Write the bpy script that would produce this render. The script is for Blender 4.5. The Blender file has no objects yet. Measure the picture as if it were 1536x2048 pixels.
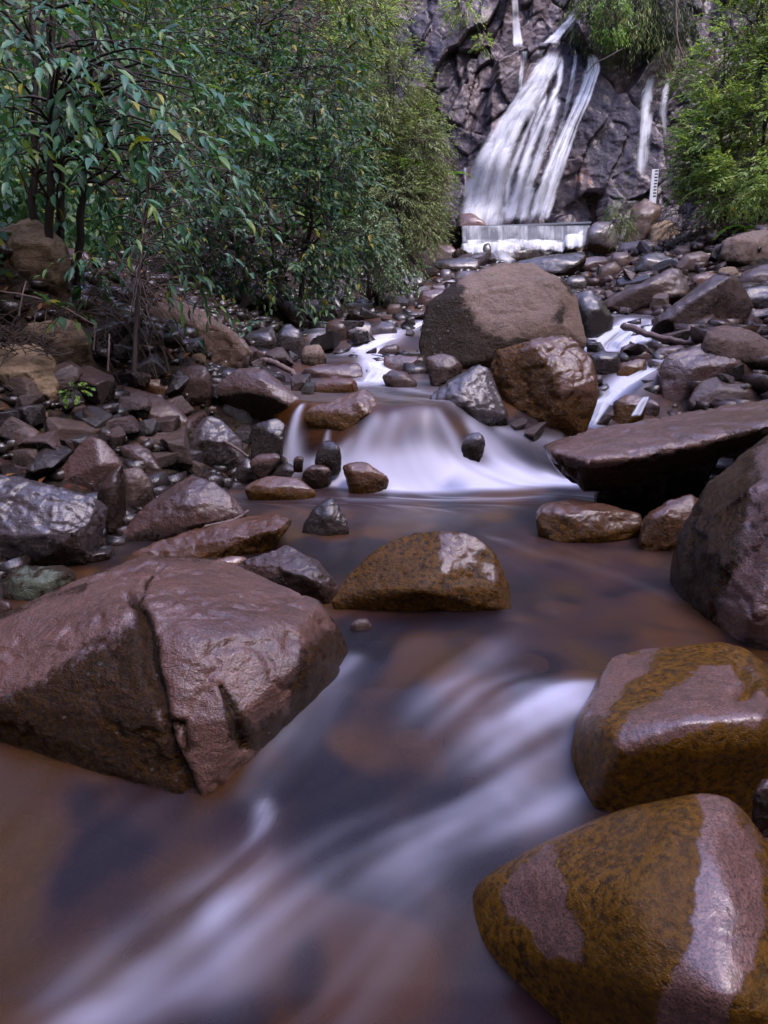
import bpy, bmesh, math, random
import numpy as np
from mathutils import Vector, Matrix
random.seed(7); rng = np.random.default_rng(7)
C = bpy.context.scene.collection
SC = bpy.context.scene
# ------------------------------------------------------------------ camera, sky, sun, exposure
F = 1594.0; PITCH = math.radians(15.5); CZ = 1.1
cam_d = bpy.data.cameras.new("camera"); cam = bpy.data.objects.new("camera", cam_d); C.objects.link(cam)
cam.location = (0, 0, CZ); cam.rotation_euler = (math.pi/2 - PITCH, 0, 0)
cam_d.sensor_fit = 'VERTICAL'; cam_d.sensor_height = 36; cam_d.lens = 36*F/2048
cam_d.clip_end = 300; cam_d.clip_start = 0.05
SC.camera = cam
w = bpy.data.worlds.new("World"); SC.world = w; w.use_nodes = True
nt = w.node_tree
sky = nt.nodes.new('ShaderNodeTexSky'); sky.sky_type = 'NISHITA'; sky.sun_disc = False
SUN_EL, SUN_AZ = math.radians(56), math.radians(128)
sky.sun_elevation = SUN_EL; sky.sun_rotation = SUN_AZ; sky.air_density = 1.3; sky.dust_density = 1.2; sky.ozone_density = 3.0
tint = nt.nodes.new('ShaderNodeMix'); tint.data_type = 'RGBA'; tint.blend_type = 'MULTIPLY'; tint.inputs[0].default_value = 1
tint.inputs[7].default_value = (1.20, 0.94, 1.07, 1)
bg = nt.nodes['Background']; bg.inputs[1].default_value = 0.15
nt.links.new(sky.outputs[0], tint.inputs[6]); nt.links.new(tint.outputs[2], bg.inputs[0])
sun_d = bpy.data.lights.new("sun", 'SUN'); sun = bpy.data.objects.new("sun", sun_d); C.objects.link(sun)
sun_d.energy = 0.85; sun_d.angle = math.radians(28); sun_d.color = (1.0, 0.93, 0.9)
sun.rotation_euler = (math.radians(90)-SUN_EL, 0, math.pi-SUN_AZ)
SC.view_settings.view_transform = 'Standard'; SC.view_settings.look = 'None'
SC.view_settings.exposure = 2.15; SC.view_settings.gamma = 1
SC.render.engine = 'CYCLES'
SC.cycles.use_denoising = True; SC.cycles.max_bounces = 6; SC.cycles.transparent_max_bounces = 12
SC.cycles.diffuse_bounces = 3; SC.cycles.glossy_bounces = 3
SC.cycles.sample_clamp_indirect = 6

# ------------------------------------------------------------------ pixel rays -> world points
cp, sp_ = math.cos(PITCH), math.sin(PITCH)
def ray(px, py):
    u = (px-768)/F; v = (1024-py)/F
    return u, cp + v*sp_, -sp_ + v*cp          # direction (x, y, z)
def PD(px, py, d):                              # the point on the pixel's ray at distance y = d
    x, y, z = ray(px, py); t = d/y
    return np.array((x*t, d, CZ+z*t))
def project(p):                                 # world (N,3) -> px, py
    q = np.asarray(p) - np.array((0, 0, CZ))
    f = q[:, 1]*cp - q[:, 2]*sp_; v = q[:, 1]*sp_ + q[:, 2]*cp
    return 768 + F*q[:, 0]/f, 1024 - F*v/f
def mpp(d): return d/F                          # metres per photo pixel at distance d

# ------------------------------------------------------------------ numpy noise
def _h(ix, iy, iz, s):
    n = (ix*374761393 + iy*668265263 + iz*2147483647 + s*1274126177) & 0xffffffff
    n = ((n ^ (n >> 13))*1274126177) & 0xffffffff
    n = ((n ^ (n >> 16))*2246822519) & 0xffffffff
    return ((n ^ (n >> 15)) & 0xffffff)/8388607.5 - 1
def vnoise(p, s=0):
    p = np.asarray(p, float); f = np.floor(p); i = f.astype(np.int64); t = p-f; t = t*t*(3-2*t)
    r = 0
    for a in (0, 1):
        wx = t[:, 0] if a else 1-t[:, 0]
        for b in (0, 1):
            wy = t[:, 1] if b else 1-t[:, 1]
            for c in (0, 1):
                wz = t[:, 2] if c else 1-t[:, 2]
                r = r + _h(i[:, 0]+a, i[:, 1]+b, i[:, 2]+c, s)*wx*wy*wz
    return r
def fbm(p, s=0, o=4, g=0.5):
    p = np.asarray(p, float); r = 0; a = 1; 
    for k in range(o):
        r = r + a*vnoise(p*2**k, s+k*17); a *= g
    return r
def sstep(a, b, x):
    t = np.clip((x-a)/(b-a), 0, 1); return t*t*(3-2*t)

# ------------------------------------------------------------------ object helpers
def tag(o, label=None, cat=None, group=None, kind=None):
    if label: o['label'] = label
    if cat: o['category'] = cat
    if group: o['group'] = group
    if kind: o['kind'] = kind
    return o
def mesh_from(name, V, Fc, mat=None, smooth=True, parent=None, attrs=None, uv=None):
    me = bpy.data.meshes.new(name); V = np.asarray(V, np.float32)
    if isinstance(Fc, np.ndarray):
        n, k = Fc.shape
        me.vertices.add(len(V)); me.vertices.foreach_set('co', V.ravel())
        me.loops.add(n*k); me.loops.foreach_set('vertex_index', Fc.astype(np.int32).ravel())
        me.polygons.add(n); me.polygons.foreach_set('loop_start', np.arange(n, dtype=np.int32)*k)
        me.update(calc_edges=True)
    else:
        me.from_pydata([tuple(v) for v in V], [], Fc)
    if smooth: me.polygons.foreach_set('use_smooth', [True]*len(me.polygons))
    for k, a in (attrs or {}).items():
        at = me.attributes.new(k, 'FLOAT', 'POINT'); at.data.foreach_set('value', np.asarray(a, np.float32))
    if uv is not None:
        at = me.attributes.new('uvw', 'FLOAT_VECTOR', 'POINT')
        q = np.zeros((len(V), 3), np.float32); q[:, :2] = uv; at.data.foreach_set('vector', q.ravel())
    me.update()
    o = bpy.data.objects.new(name, me); C.objects.link(o)
    if mat: me.materials.append(mat)
    if parent: o.parent = parent
    return o
def grid_faces(nr, nc):
    i = np.arange(nr*nc).reshape(nr, nc)
    return np.stack([i[:-1, :-1], i[:-1, 1:], i[1:, 1:], i[1:, :-1]], -1).reshape(-1, 4)
def empty(name, loc, **kw):
    o = bpy.data.objects.new(name, None); C.objects.link(o); o.location = loc; o.empty_display_size = 0.1
    return tag(o, **kw)

# ------------------------------------------------------------------ node helper
class NT:
    def __init__(s, name):
        s.m = bpy.data.materials.new(name); s.m.use_nodes = True; s.t = s.m.node_tree; s.t.nodes.clear()
    def n(s, typ, ins=None, **kw):
        nd = s.t.nodes.new('ShaderNode'+typ)
        for k, v in kw.items(): setattr(nd, k, v)
        for k, v in (ins or {}).items():
            sk = nd.inputs[k]
            if isinstance(v, bpy.types.NodeSocket): s.t.links.new(v, sk)
            elif isinstance(v, tuple) and len(v) == 3 and sk.type == 'RGBA': sk.default_value = (*v, 1)
            else: sk.default_value = v
        return nd
    def noise(s, vec, scale, detail=4, rough=0.55, dist=0.0):
        return s.n('TexNoise', {'Vector': vec, 'Scale': scale, 'Detail': detail, 'Roughness': rough, 'Distortion': dist}).outputs[0]
    def math(s, op, a, b=0.0, clamp=False):
        return s.n('Math', {0: a, 1: b}, operation=op, use_clamp=clamp).outputs[0]
    def ramp(s, x, a, b, lo=0.0, hi=1.0):
        return s.n('MapRange', {'Value': x, 'From Min': a, 'From Max': b, 'To Min': lo, 'To Max': hi}, interpolation_type='SMOOTHSTEP').outputs[0]
    def mix(s, f, a, b, mode='MIX'):
        return s.n('Mix', {0: f, 6: a, 7: b}, data_type='RGBA', blend_type=mode).outputs[2]
    def attr(s, name): return s.n('Attribute', attribute_name=name)
    def vmul(s, v, k): return s.n('VectorMath', {0: v, 1: k}, operation='MULTIPLY').outputs[0]
    def vadd(s, v, k): return s.n('VectorMath', {0: v, 1: k}, operation='ADD').outputs[0]
    def out(s, sh):
        o = s.n('OutputMaterial'); s.t.links.new(sh, o.inputs[0]); return s.m

def rock_mat(name, dry, dry2, algae, algae_shade_amt=0.5, rough=0.42, wet_rough=0.2, lichen=0.0, moss=0.0, coat=0.35, bump=1.0, layer=0.0, scale=1.0, speck=0.5, crk=0.5, edge=0.45):
    t = NT(name)
    tc = t.n('TexCoord').outputs['Object']; oi = t.n('ObjectInfo').outputs['Random']
    off = t.n('CombineXYZ', {0: t.math('MULTIPLY', oi, 37.0), 1: t.math('MULTIPLY', oi, 91.0), 2: t.math('MULTIPLY', oi, 53.0)}).outputs[0]
    v = t.vadd(tc, off); v = t.vmul(v, (scale, scale, scale))
    geo = t.n('NewGeometry'); nz = t.n('SeparateXYZ', {0: geo.outputs['Normal']}).outputs[2]
    n1 = t.noise(v, 3.0, 5, 0.6, 0.4); n2 = t.noise(v, 11, 6, 0.65, 0.2); n3 = t.noise(v, 55, 5, 0.7); n4 = t.noise(v, 190, 3, 0.7)
    vl = t.vmul(v, (1.0, 1.0, 5.0)); nl = t.noise(vl, 5, 5, 0.6, 0.8)
    col = t.mix(t.ramp(n1, 0.38, 0.62), dry, dry2)
    col = t.mix(t.ramp(nl, 0.45, 0.7, 0, 0.55), col, tuple(c*0.55 for c in dry))
    col = t.mix(t.ramp(n2, 0.5, 0.72, 0, 0.6), col, tuple(min(1, c*1.45) for c in dry2))
    # mineral speckle
    col = t.mix(t.ramp(n3, 0.42, 0.7, 0, speck), col, tuple(min(1, c*1.9) for c in dry))
    col = t.mix(t.ramp(n4, 0.55, 0.35, 0, speck), col, tuple(c*0.3 for c in dry))
    bare = t.attr('bare').outputs['Fac']  # bare rock against algae, plus shading painted on steep sides
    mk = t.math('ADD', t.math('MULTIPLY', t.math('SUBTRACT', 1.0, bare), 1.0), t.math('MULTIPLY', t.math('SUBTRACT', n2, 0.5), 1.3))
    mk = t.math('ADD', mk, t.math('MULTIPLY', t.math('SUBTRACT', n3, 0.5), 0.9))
    am = t.ramp(mk, 0.74-edge*.5-algae_shade_amt*0.35, 0.74+edge*.5-algae_shade_amt*0.35)
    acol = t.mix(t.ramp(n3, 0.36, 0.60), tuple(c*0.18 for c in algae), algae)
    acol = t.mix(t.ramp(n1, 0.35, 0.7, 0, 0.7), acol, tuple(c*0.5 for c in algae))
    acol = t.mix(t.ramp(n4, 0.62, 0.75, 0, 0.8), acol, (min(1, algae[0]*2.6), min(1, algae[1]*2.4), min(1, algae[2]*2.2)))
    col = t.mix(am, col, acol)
    if moss > 0:
        mm = t.math('MULTIPLY', t.ramp(t.math('ADD', n2, t.math('MULTIPLY', nz, 0.25)), 0.78-moss*0.3, 0.9-moss*0.3), 0.9)
        col = t.mix(mm, col, (0.07, 0.085, 0.02))
    if lichen > 0:
        vo = t.n('TexVoronoi', {'Vector': v, 'Scale': 26.0, 'Randomness': 1.0}).outputs['Distance']
        lm = t.math('MULTIPLY', t.ramp(t.math('ADD', vo, t.math('MULTIPLY', n3, 0.35)), 0.42, 0.30), t.ramp(n2, 0.62-0.25*lichen, 0.7-0.2*lichen))
        col = t.mix(t.math('MULTIPLY', lm, t.ramp(n1, .35, .6, .1, .8)), col, (0.30, 0.29, 0.26))
    # cracks
    vo2 = t.n('TexVoronoi', {'Vector': t.vadd(t.vmul(v, (1, 1, 1.8)), t.n('TexNoise', {'Vector': v, 'Scale': 4.0, 'Detail': 4.0}).outputs[1]), 'Scale': 2.3}, feature='DISTANCE_TO_EDGE').outputs[0]
    crack = t.math('MULTIPLY', t.ramp(vo2, 0.0, 0.016, 1, 0), t.ramp(n1, 0.52, 0.62))
    col = t.mix(t.math('MULTIPLY', crack, 0.65*crk), col, tuple(c*0.15 for c in dry))
    h = t.math('ADD', t.math('MULTIPLY', n2, 1.0), t.math('MULTIPLY', n3, 0.42))
    h = t.math('ADD', h, t.math('MULTIPLY', n4, 0.24)); h = t.math('ADD', h, t.math('MULTIPLY', nl, 0.5+layer))
    h = t.math('ADD', h, t.math('MULTIPLY', am, t.math('MULTIPLY', n3, 0.5)))
    h = t.math('SUBTRACT', h, t.math('MULTIPLY', crack, 0.6*crk))
    bp = t.n('Bump', {'Height': h, 'Strength': 1.0, 'Distance': 0.016*bump}).outputs[0]
    cb = t.n('Bump', {'Height': t.math('ADD', n2, t.math('MULTIPLY', n3, 0.30)), 'Strength': 1.0, 'Distance': 0.008*bump}).outputs[0]
    r = t.math('ADD', t.math('MULTIPLY', n2, 0.25), rough)
    r = t.n('Mix', {0: am, 2: r, 3: wet_rough}, data_type='FLOAT').outputs[0]
    cr = t.math('ADD', wet_rough*1.35, t.math('MULTIPLY', n3, 0.10))
    b = t.n('BsdfPrincipled', {'Base Color': col, 'Roughness': r, 'Normal': bp, 'Coat Weight': t.n('Mix', {0: am, 2: coat, 3: coat*.10}, data_type='FLOAT').outputs[0], 'Coat Roughness': cr, 'Coat Normal': cb, 'Coat IOR': 1.65, 'Specular IOR Level': t.ramp(am, 0, 1, .4, .30)})
    return t.out(b.outputs[0])
M = {}
M['pink']   = rock_mat('pink_rock', (0.160,0.069,0.045), (0.246,0.120,0.083), (0.080,0.034,0.004), 0.5, 0.36, 0.13, 0.12, coat=1.0, bump=1.6, crk=.3, speck=.7)
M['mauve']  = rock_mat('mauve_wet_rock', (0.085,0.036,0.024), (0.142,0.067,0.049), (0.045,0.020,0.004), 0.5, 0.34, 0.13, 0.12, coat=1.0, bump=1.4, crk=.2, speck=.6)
M['smooth'] = rock_mat('smooth_wet_rock', (0.191,0.093,0.065), (0.265,0.132,0.099), (0.23,0.10,0.004), 0.55, 0.30, 0.11, coat=1.0, bump=0.6, speck=0.9, edge=.4, crk=0.0)
M['algae']  = rock_mat('algae_rock', (0.138,0.063,0.036), (0.164,0.077,0.045), (0.16,0.068,0.004), 0.9, 0.34, 0.15, coat=0.9, bump=0.9, crk=0)
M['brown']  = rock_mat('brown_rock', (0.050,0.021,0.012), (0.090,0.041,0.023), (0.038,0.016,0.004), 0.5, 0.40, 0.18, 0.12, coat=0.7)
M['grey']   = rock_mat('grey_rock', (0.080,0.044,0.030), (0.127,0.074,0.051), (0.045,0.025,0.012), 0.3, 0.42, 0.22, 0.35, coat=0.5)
M['dark']   = rock_mat('dark_wet_rock', (0.019,0.010,0.007), (0.035,0.019,0.013), (0.030,0.014,0.006), 0.5, 0.28, 0.13, coat=1.0)
M['blue']   = rock_mat('blue_wet_rock', (0.067,0.048,0.053), (0.101,0.078,0.082), (0.045,0.024,0.010), 0.2, 0.28, 0.13, coat=1.0)
M['tan']    = rock_mat('tan_rock', (0.20,0.135,0.075), (0.29,0.21,0.13), (0.09,0.052,0.02), 0.5, 0.6, 0.5, 0.15, coat=0.05, layer=0.6)
M['lichen'] = rock_mat('lichen_rock', (0.121,0.073,0.051), (0.170,0.104,0.077), (0.06,0.035,0.015), 0.3, 0.55, 0.4, 1.0, coat=0.15)
M['green']  = rock_mat('green_rock', (0.072,0.082,0.048), (0.125,0.149,0.096), (0.06,0.030,0.010), 0.75, 0.45, 0.3, 0.3, coat=0.3)
M['granite']= rock_mat('granite_rock', (0.102,0.097,0.090), (0.143,0.133,0.122), (0.05,0.035,0.02), 0.0, 0.5, 0.4, 0.6, coat=0.3, speck=0.9)
M['mossy']  = rock_mat('mossy_rock', (0.178,0.114,0.078), (0.248,0.168,0.123), (0.045,0.024,0.006), 0.6, 0.5, 0.35, 0.5, moss=0.08, coat=0.2)
M['orange'] = rock_mat('orange_rock', (0.119,0.045,0.018), (0.161,0.068,0.034), (0.15,0.060,0.004), 0.7, 0.34, 0.15, coat=0.8)
M['amber']  = rock_mat('submerged_amber_rock', (0.22,0.135,0.035), (0.32,0.21,0.07), (0.12,0.065,0.012), 0.4, 0.6, 0.5, coat=0, bump=0.3)
# ------------------------------------------------------------------ stream and valley shape
def L(x, k, v): return np.interp(x, k, v)
def stepY(x):          # where the little fall's lip is, across the pool
    return 4.62 + 0.22*(np.clip(np.abs(x-0.16), 0, 1.0)/0.75)**1.6 + 1.25*sstep(1.12, 1.45, x) + 0.12*sstep(-.4, -.8, x)
def zw(x, y):          # water level
    x = np.asarray(x, float); y = np.asarray(y, float)
    b = L(y, [-2, 1.35, 1.6, 1.85, 2.15, 2.45, 4.3, 6, 7, 9, 12, 15, 18, 19.4, 40], [-.36, -.33, -.25, -.17, -.05, -.015, 0, .02, .12, .38, .65, .92, 1.2, 1.3, 1.4])
    # terraces upstream
    ph = (y-6.0)/1.15; tr = (np.floor(ph)+sstep(0.0, 0.45, ph-np.floor(ph))-ph)*0.09
    b = b + np.where((y > 6) & (y < 18), tr*sstep(6, 6.6, y), 0)
    rs = sstep(1.1, 1.4, x); ws = .55*sstep(.22, .75, x)*(1-rs); u = np.clip((y-(stepY(x)-0.24-.5*rs-.1*ws))/(0.36+1.3*rs+ws), 0, 1)
    st = np.sin(np.pi/2*u**1.25)*0.44
    return b+st
def xl(y): return L(y, [0, 1.5, 2.2, 2.8, 3.2, 4.2, 4.9, 6, 8, 10, 12, 15, 19, 20], [-3.2, -2.6, -1.9, -1.5, -1.25, -.98, -.72, -.75, -.85, -.5, .2, 1.0, 1.85, 2.0])
def xr(y): return L(y, [0, 1.5, 2.5, 3.5, 4.3, 4.8, 6, 8, 10, 12, 15, 19, 20], [2.2, 1.8, 1.35, 1.2, 1.1, 1.5, 2.1, 2.8, 2.7, 2.9, 3.6, 5.1, 5.3])
def ht(x, y):          # ground
    x = np.asarray(x, float); y = np.asarray(y, float)
    w_ = zw(x, y)
    sl = xl(y)-x; sr = x-xr(y)
    bl = L(sl, [-1, 0, .3, 1.8, 4, 9, 20], [0, 0, .15, .95, 2.8, 8, 19])*L(y, [0, 3, 6, 10, 16, 22], [.8, .85, .95, 1.0, 1.05, 1.2])
    br = L(sr, [-1, 0, .3, 3.4, 6, 12, 22], [0, 0, .1, .75, 2.6, 9, 19])*L(y, [0, 4, 10, 18, 22], [1.1, 1.0, .95, 1.3, 1.5])
    s = np.maximum(sl, sr)
    bed = np.where(s < 0, -.2*(1-np.exp(s/.25)), 0)-.03
    back = np.clip(y-21.6, 0, 99)*1.35 + sstep(21.2, 22, y)*3
    p = np.stack([x.ravel(), y.ravel(), 0*x.ravel()], -1)
    n = fbm(p*1.1, 3, 5, .55).reshape(x.shape)*.09*(1+np.clip(s, 0, 6)*.5)
    back = back + np.clip(-2-y, 0, 7)*2.0  # unseen rise behind the camera, added to cut sky light
    back = back + np.clip(x-(1.9+.62*np.clip(y, 0, 99)), 0, 4)*1.9*sstep(12, 7, y) + np.clip(-x-(2.6+.62*np.clip(y, 0, 99)), 0, 4)*2.0*sstep(10, 6, y)  # unseen steep sides beside the camera, added to shade the foreground
    return w_ + bl + br + bed + back + n
def ground(x, y): return np.maximum(ht(x, y), zw(x, y))
_D = np.concatenate([np.arange(.7, 8, .01), np.arange(8, 40, .04)])
def hitd(px, py):
    x, y, z = ray(px, py); t = _D/y
    g = ground(x*t, _D); below = (CZ+z*t) <= g
    i = np.argmax(below) if below.any() else len(_D)-1
    return float(_D[i])
def hitP(px, py):
    return PD(px, py, hitd(px, py))

# ground sheet
ys = np.concatenate([np.arange(-16, -3, .6), np.arange(-3, .5, .2), np.arange(.5, 6, .035), np.arange(6, 20, .06), np.arange(20, 46, .5)])
cs = np.sinh(np.linspace(-3.1, 3.1, 420)); cs = cs/cs.max()
X = np.outer(np.ones_like(ys), cs)*(28+0*ys[:, None]); X = X + ((xl(ys)+xr(ys))/2)[:, None]
Y = np.repeat(ys[:, None], X.shape[1], 1); Z = ht(X, Y)
t = NT('stream_bed_soil')
tc = t.n('TexCoord').outputs['Object']
n1 = t.noise(tc, 2, 5); n2 = t.noise(tc, 18, 6, .7); n3 = t.noise(tc, 90, 3, .7)
vo = t.n('TexVoronoi', {'Vector': tc, 'Scale': 14.0}); vo_c = vo.outputs['Color']; vo_d = vo.outputs['Distance']
col = t.mix(t.ramp(n1, .4, .6), (0.018,0.010,0.006), (0.042,0.024,0.013))
col = t.mix(t.ramp(vo_d, .2, .5, .55, 0), col, t.mix(.6, (0.12,0.055,0.018), t.mix(1.0, vo_c, (0.2,0.10,0.04), 'MULTIPLY')))
col = t.mix(t.ramp(n2, .5, .7, 0, .6), col, (0.03,0.03,0.012))
h = t.math('ADD', t.math('MULTIPLY', vo_d, -1.2), t.math('ADD', n2, t.math('MULTIPLY', n3, .3)))
b = t.n('BsdfPrincipled', {'Base Color': col, 'Roughness': .6, 'Normal': t.n('Bump', {'Height': h, 'Distance': .05}).outputs[0]})
M['soil'] = t.out(b.outputs[0])
g = mesh_from('ground', np.stack([X, Y, Z], -1).reshape(-1, 3), grid_faces(*X.shape), M['soil'])
tag(g, 'dark leaf littered soil of the stream banks and forest hillside, and of unseen slopes added for shade', 'ground', kind='structure')

# ------------------------------------------------------------------ water sheet: foam strokes and flow lines painted on a plan grid
def stroke_world(pts, zoff=0.0):
    out = []
    for p in pts:
        q = hitP(p[0], p[1]); out.append((q[0], q[1], p[2]*mpp(max(q[1], .9))*1.0))
    return np.array(out)
FOAM = [  # (points (px,py,half width px), strength)
 ([(1240,1395,30),(1150,1400,60),(1060,1415,75),(980,1450,90)], .5),
 ([(1120,1440,75),(1060,1500,80),(1000,1560,90)], .34),
 ([(1160,1590,45),(1060,1630,60),(930,1660,65),(800,1680,75),(680,1720,85),(560,1780,95),(450,1850,120),(330,1930,130),(200,2020,150)], .42),
 ([(530,1620,22),(525,1680,28),(500,1740,45),(430,1820,60)], .5),
 ([(700,1320,30),(620,1420,45),(550,1510,45),(500,1590,35)], .36),
 ([(850,1790,80),(780,1880,90),(730,1960,100),(690,2060,110)], .26),
 ([(1000,1200,30),(1060,1260,40),(960,1340,60),(840,1420,70)], .16),
 ([(1000,1085,18),(1120,1120,22),(1250,1160,30),(1350,1200,30)], .16),
 ([(1010,1120,18),(1080,1170,18),(1110,1230,25)], .13),
 ([(250,1960,80),(120,2050,100)], .15), ([(980,1300,40),(900,1380,50),(840,1470,60)], .14), ([(760,1340,30),(700,1420,40),(640,1500,40)], .12), ([(1180,1500,30),(1100,1560,40),(1040,1600,40)], .2), ([(620,1790,50),(540,1880,60),(440,1980,70)], .2),
 ([(640,958,14),(720,966,22),(800,970,26),(900,972,28),(1000,970,30),(1100,968,30),(1190,972,30)], 1.15),
 ([(640,945,14),(760,955,16),(900,955,18),(1040,952,20)], .75),
 ([(560,935,10),(600,942,10),(650,950,10)], .7), ([(600,822,7),(592,840,9),(586,870,10),(578,912,13)], .95), ([(655,868,4),(652,895,6),(648,925,10)], .8), ([(512,872,4),(508,890,5),(500,915,9)], .6),
 ([(450,975,16),(520,935,16),(590,915,20)], .5),
 ([(400,960,10),(440,985,14),(520,1000,14),(640,1000,14)], .25),
 ([(700,1000,14),(900,1005,16),(1100,1000,14)], .35),
 # dome and lip
 ([(750,850,16),(725,890,20),(705,930,24)], .62), ([(820,834,20),(815,860,24),(812,935,26)], .40), ([(850,836,16),(860,885,20),(862,935,24)], .42), ([(788,842,14),(772,885,18),(762,932,24)], .5), ([(945,862,14),(975,900,20),(1000,940,26)], .5),
 ([(880,840,18),(905,885,24),(915,935,30)], .62), ([(950,850,22),(990,890,30),(1030,940,34)], .50),
 ([(1000,860,16),(1080,880,18),(1140,900,20)], .42), ([(700,890,6),(680,910,8),(660,930,10)], .4),
 # central rapids
 ([(862,634,12),(820,655,18),(800,668,22),(760,682,30),(720,700,30),(695,712,24)], 1.0),
 ([(735,700,24),(745,715,28),(752,745,32),(745,770,40)], 1.0),
 ([(740,768,30),(790,778,30),(860,790,20),(940,800,18)], .5),
 ([(640,650,18),(640,670,20),(650,690,18)], .9), ([(600,690,8),(604,720,8)], .5), ([(690,772,18),(800,800,30),(900,808,26)], .35),
 # right channel
 ([(1330,640,14),(1270,650,30),(1220,670,40),(1190,695,34)], .95), ([(1300,655,20),(1260,680,36),(1200,700,30)], .8),
 ([(1330,720,20),(1280,750,26),(1240,780,28),(1210,820,26),(1180,850,20)], .85),
 # above the big boulder
 ([(1000,530,14),(930,560,18),(880,575,12)], .8), ([(1100,510,16),(1000,520,16)], .5), ([(940,560,14),(1180,600,10)], .3),
]
def paint(x0, x1, y0, y1, res):
    nx = int((x1-x0)/res)+1; ny = int((y1-y0)/res)+1
    gx, gy = np.meshgrid(np.linspace(x0, x1, nx), np.linspace(y0, y1, ny))
    foam = np.zeros_like(gx); vx = np.full_like(gx, -.05); vy = np.full_like(gx, -.30)
    for pts, s in FOAM:
        W = stroke_world(pts)
        if W[:, 1].max() < y0-1 or W[:, 1].min() > y1+1: continue
        best = np.zeros_like(gx)
        for a, b in zip(W[:-1], W[1:]):
            d = b[:2]-a[:2]; l2 = d@d+1e-9
            tt = np.clip(((gx-a[0])*d[0]+(gy-a[1])*d[1])/l2, 0, 1)
            r = np.hypot(gx-a[0]-tt*d[0], (gy-a[1]-tt*d[1])*1.0); wd = a[2]+(b[2]-a[2])*tt
            dd = np.hypot(*d)
            # foreshortening: allow the stroke to be longer in depth than across
            v = np.exp(-(r/(wd*1.25))**2); best = np.maximum(best, v)
            wv = np.exp(-(r/(wd*2.5))**2)*3; vx += wv*d[0]/dd; vy += wv*d[1]/dd
        foam = 1-(1-foam)*(1-np.clip(best*s, 0, 1))
    m = np.hypot(vx, vy)+1e-6; vx /= m; vy /= m
    r_ = np.random.default_rng(3)
    def lic(src, n):
        acc = src.copy(); cnt = 1
        for sg in (1, -1):
            px_, py_ = np.meshgrid(np.arange(nx, dtype=float), np.arange(ny, dtype=float))
            for k in range(n):
                ix = np.clip(px_.astype(int), 0, nx-1); iy = np.clip(py_.astype(int), 0, ny-1)
                px_ = px_ + sg*vx[iy, ix]*1.0; py_ = py_ + sg*vy[iy, ix]*1.0
                ix = np.clip(px_.astype(int), 0, nx-1); iy = np.clip(py_.astype(int), 0, ny-1)
                acc += src[iy, ix]; cnt += 1
        return acc/cnt
    def blur(a, k):
        for _ in range(k):
            a = (np.roll(a, 1, 0)+np.roll(a, -1, 0)+a*2+np.roll(a, 1, 1)+np.roll(a, -1, 1))/6
        return a
    fine = lic(blur(r_.standard_normal(gx.shape), 2), int(.34/res)); fine = blur(fine, 1); fine /= fine.std()
    med = lic(blur(r_.standard_normal(gx.shape), 14), int(.45/res)); med /= med.std()
    big = lic(blur(r_.standard_normal(gx.shape), 60), int(.35/res)); big /= big.std()
    P_ = np.stack([gx.ravel(), gy.ravel(), 0*gx.ravel()], -1)
    bl = blur(lic(fbm(P_*2.2, 9, 3).reshape(gx.shape), int(.22/res)), 30)
    return dict(x0=x0, y0=y0, res=res, nx=nx, ny=ny, foam=blur(foam, 2), fine=fine, med=med, big=big, bl=bl)
def samp(g, k, x, y):
    a = g[k]; fx = np.clip((x-g['x0'])/g['res'], 0, g['nx']-1.001); fy = np.clip((y-g['y0'])/g['res'], 0, g['ny']-1.001)
    i = fx.astype(int); j = fy.astype(int); u = fx-i; v = fy-j
    return a[j, i]*(1-u)*(1-v)+a[j, i+1]*u*(1-v)+a[j+1, i]*(1-u)*v+a[j+1, i+1]*u*v
GA = paint(-2.6, 2.3, .2, 5.4, .01); GB = paint(-3, 6.5, 5.2, 20.2, .02)
CLEAR = [(60,1700,200),(110,1560,130),(250,1820,140),(1110,1190,60),(860,1035,90),(1000,1030,60),(1150,1340,90),(520,1065,70),(930,1330,60),(330,1120,60),(690,1200,40),(40,1900,100)]
def clear_at(x, y):
    o = np.zeros_like(x)
    for px, py, r in CLEAR:
        q = hitP(px, py); R_ = r*mpp(q[1]+.4); o = np.maximum(o, np.exp(-(((x-q[0])/(R_*1.2))**2+((y-q[1])/(R_*1.2))**2)))
    return o
def wattr(x, y):
    near = y < 5.3; o = {}
    for k in ('foam', 'fine', 'med', 'big', 'bl'):
        o[k] = np.where(near, samp(GA, k, x, y), samp(GB, k, x, y))
    return o
ys = np.concatenate([np.arange(.25, 4.1, .016), np.arange(4.1, 5.3, .010), np.arange(5.3, 12, .035), np.arange(12, 19.9, .06)])
s = np.linspace(0, 1, 330)
A_ = np.maximum(xl(ys)-.8, -3.2)[:, None]; B_ = (xr(ys)+.9)[:, None]
X = A_+(B_-A_)*s[None]; Y = np.repeat(ys[:, None], 330, 1)
at = wattr(X.ravel(), Y.ravel()); at = {k: v.reshape(X.shape) for k, v in at.items()}
Z = zw(X, Y) + at['foam']*.02 + at['med']*.0010 + at['big']*.0025
clr = clear_at(X, Y); foam = at['foam']**1.25*(np.clip(.84+np.where((Y > 4.15) & (Y < 5.3), .08, .30)*at['med'], .2, 1.4)+.02*at['fine'])
dep = np.clip((Z-ht(X, Y))/.10, 0, 1)
t = NT('silky_water')
fo = t.attr('foam').outputs['Fac']; bl = t.attr('bl').outputs['Fac']; dp = t.attr('dep').outputs['Fac']; md = t.attr('med').outputs['Fac']
tc = t.n('TexCoord').outputs['Object']
n1 = t.noise(tc, 1.3, 2, .5); n5 = t.noise(tc, 3.4, 1, .4, .4)
deep = t.mix(t.ramp(bl, -.40, .45), (0.015,0.006,0.008), (0.066,0.027,0.025))
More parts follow.
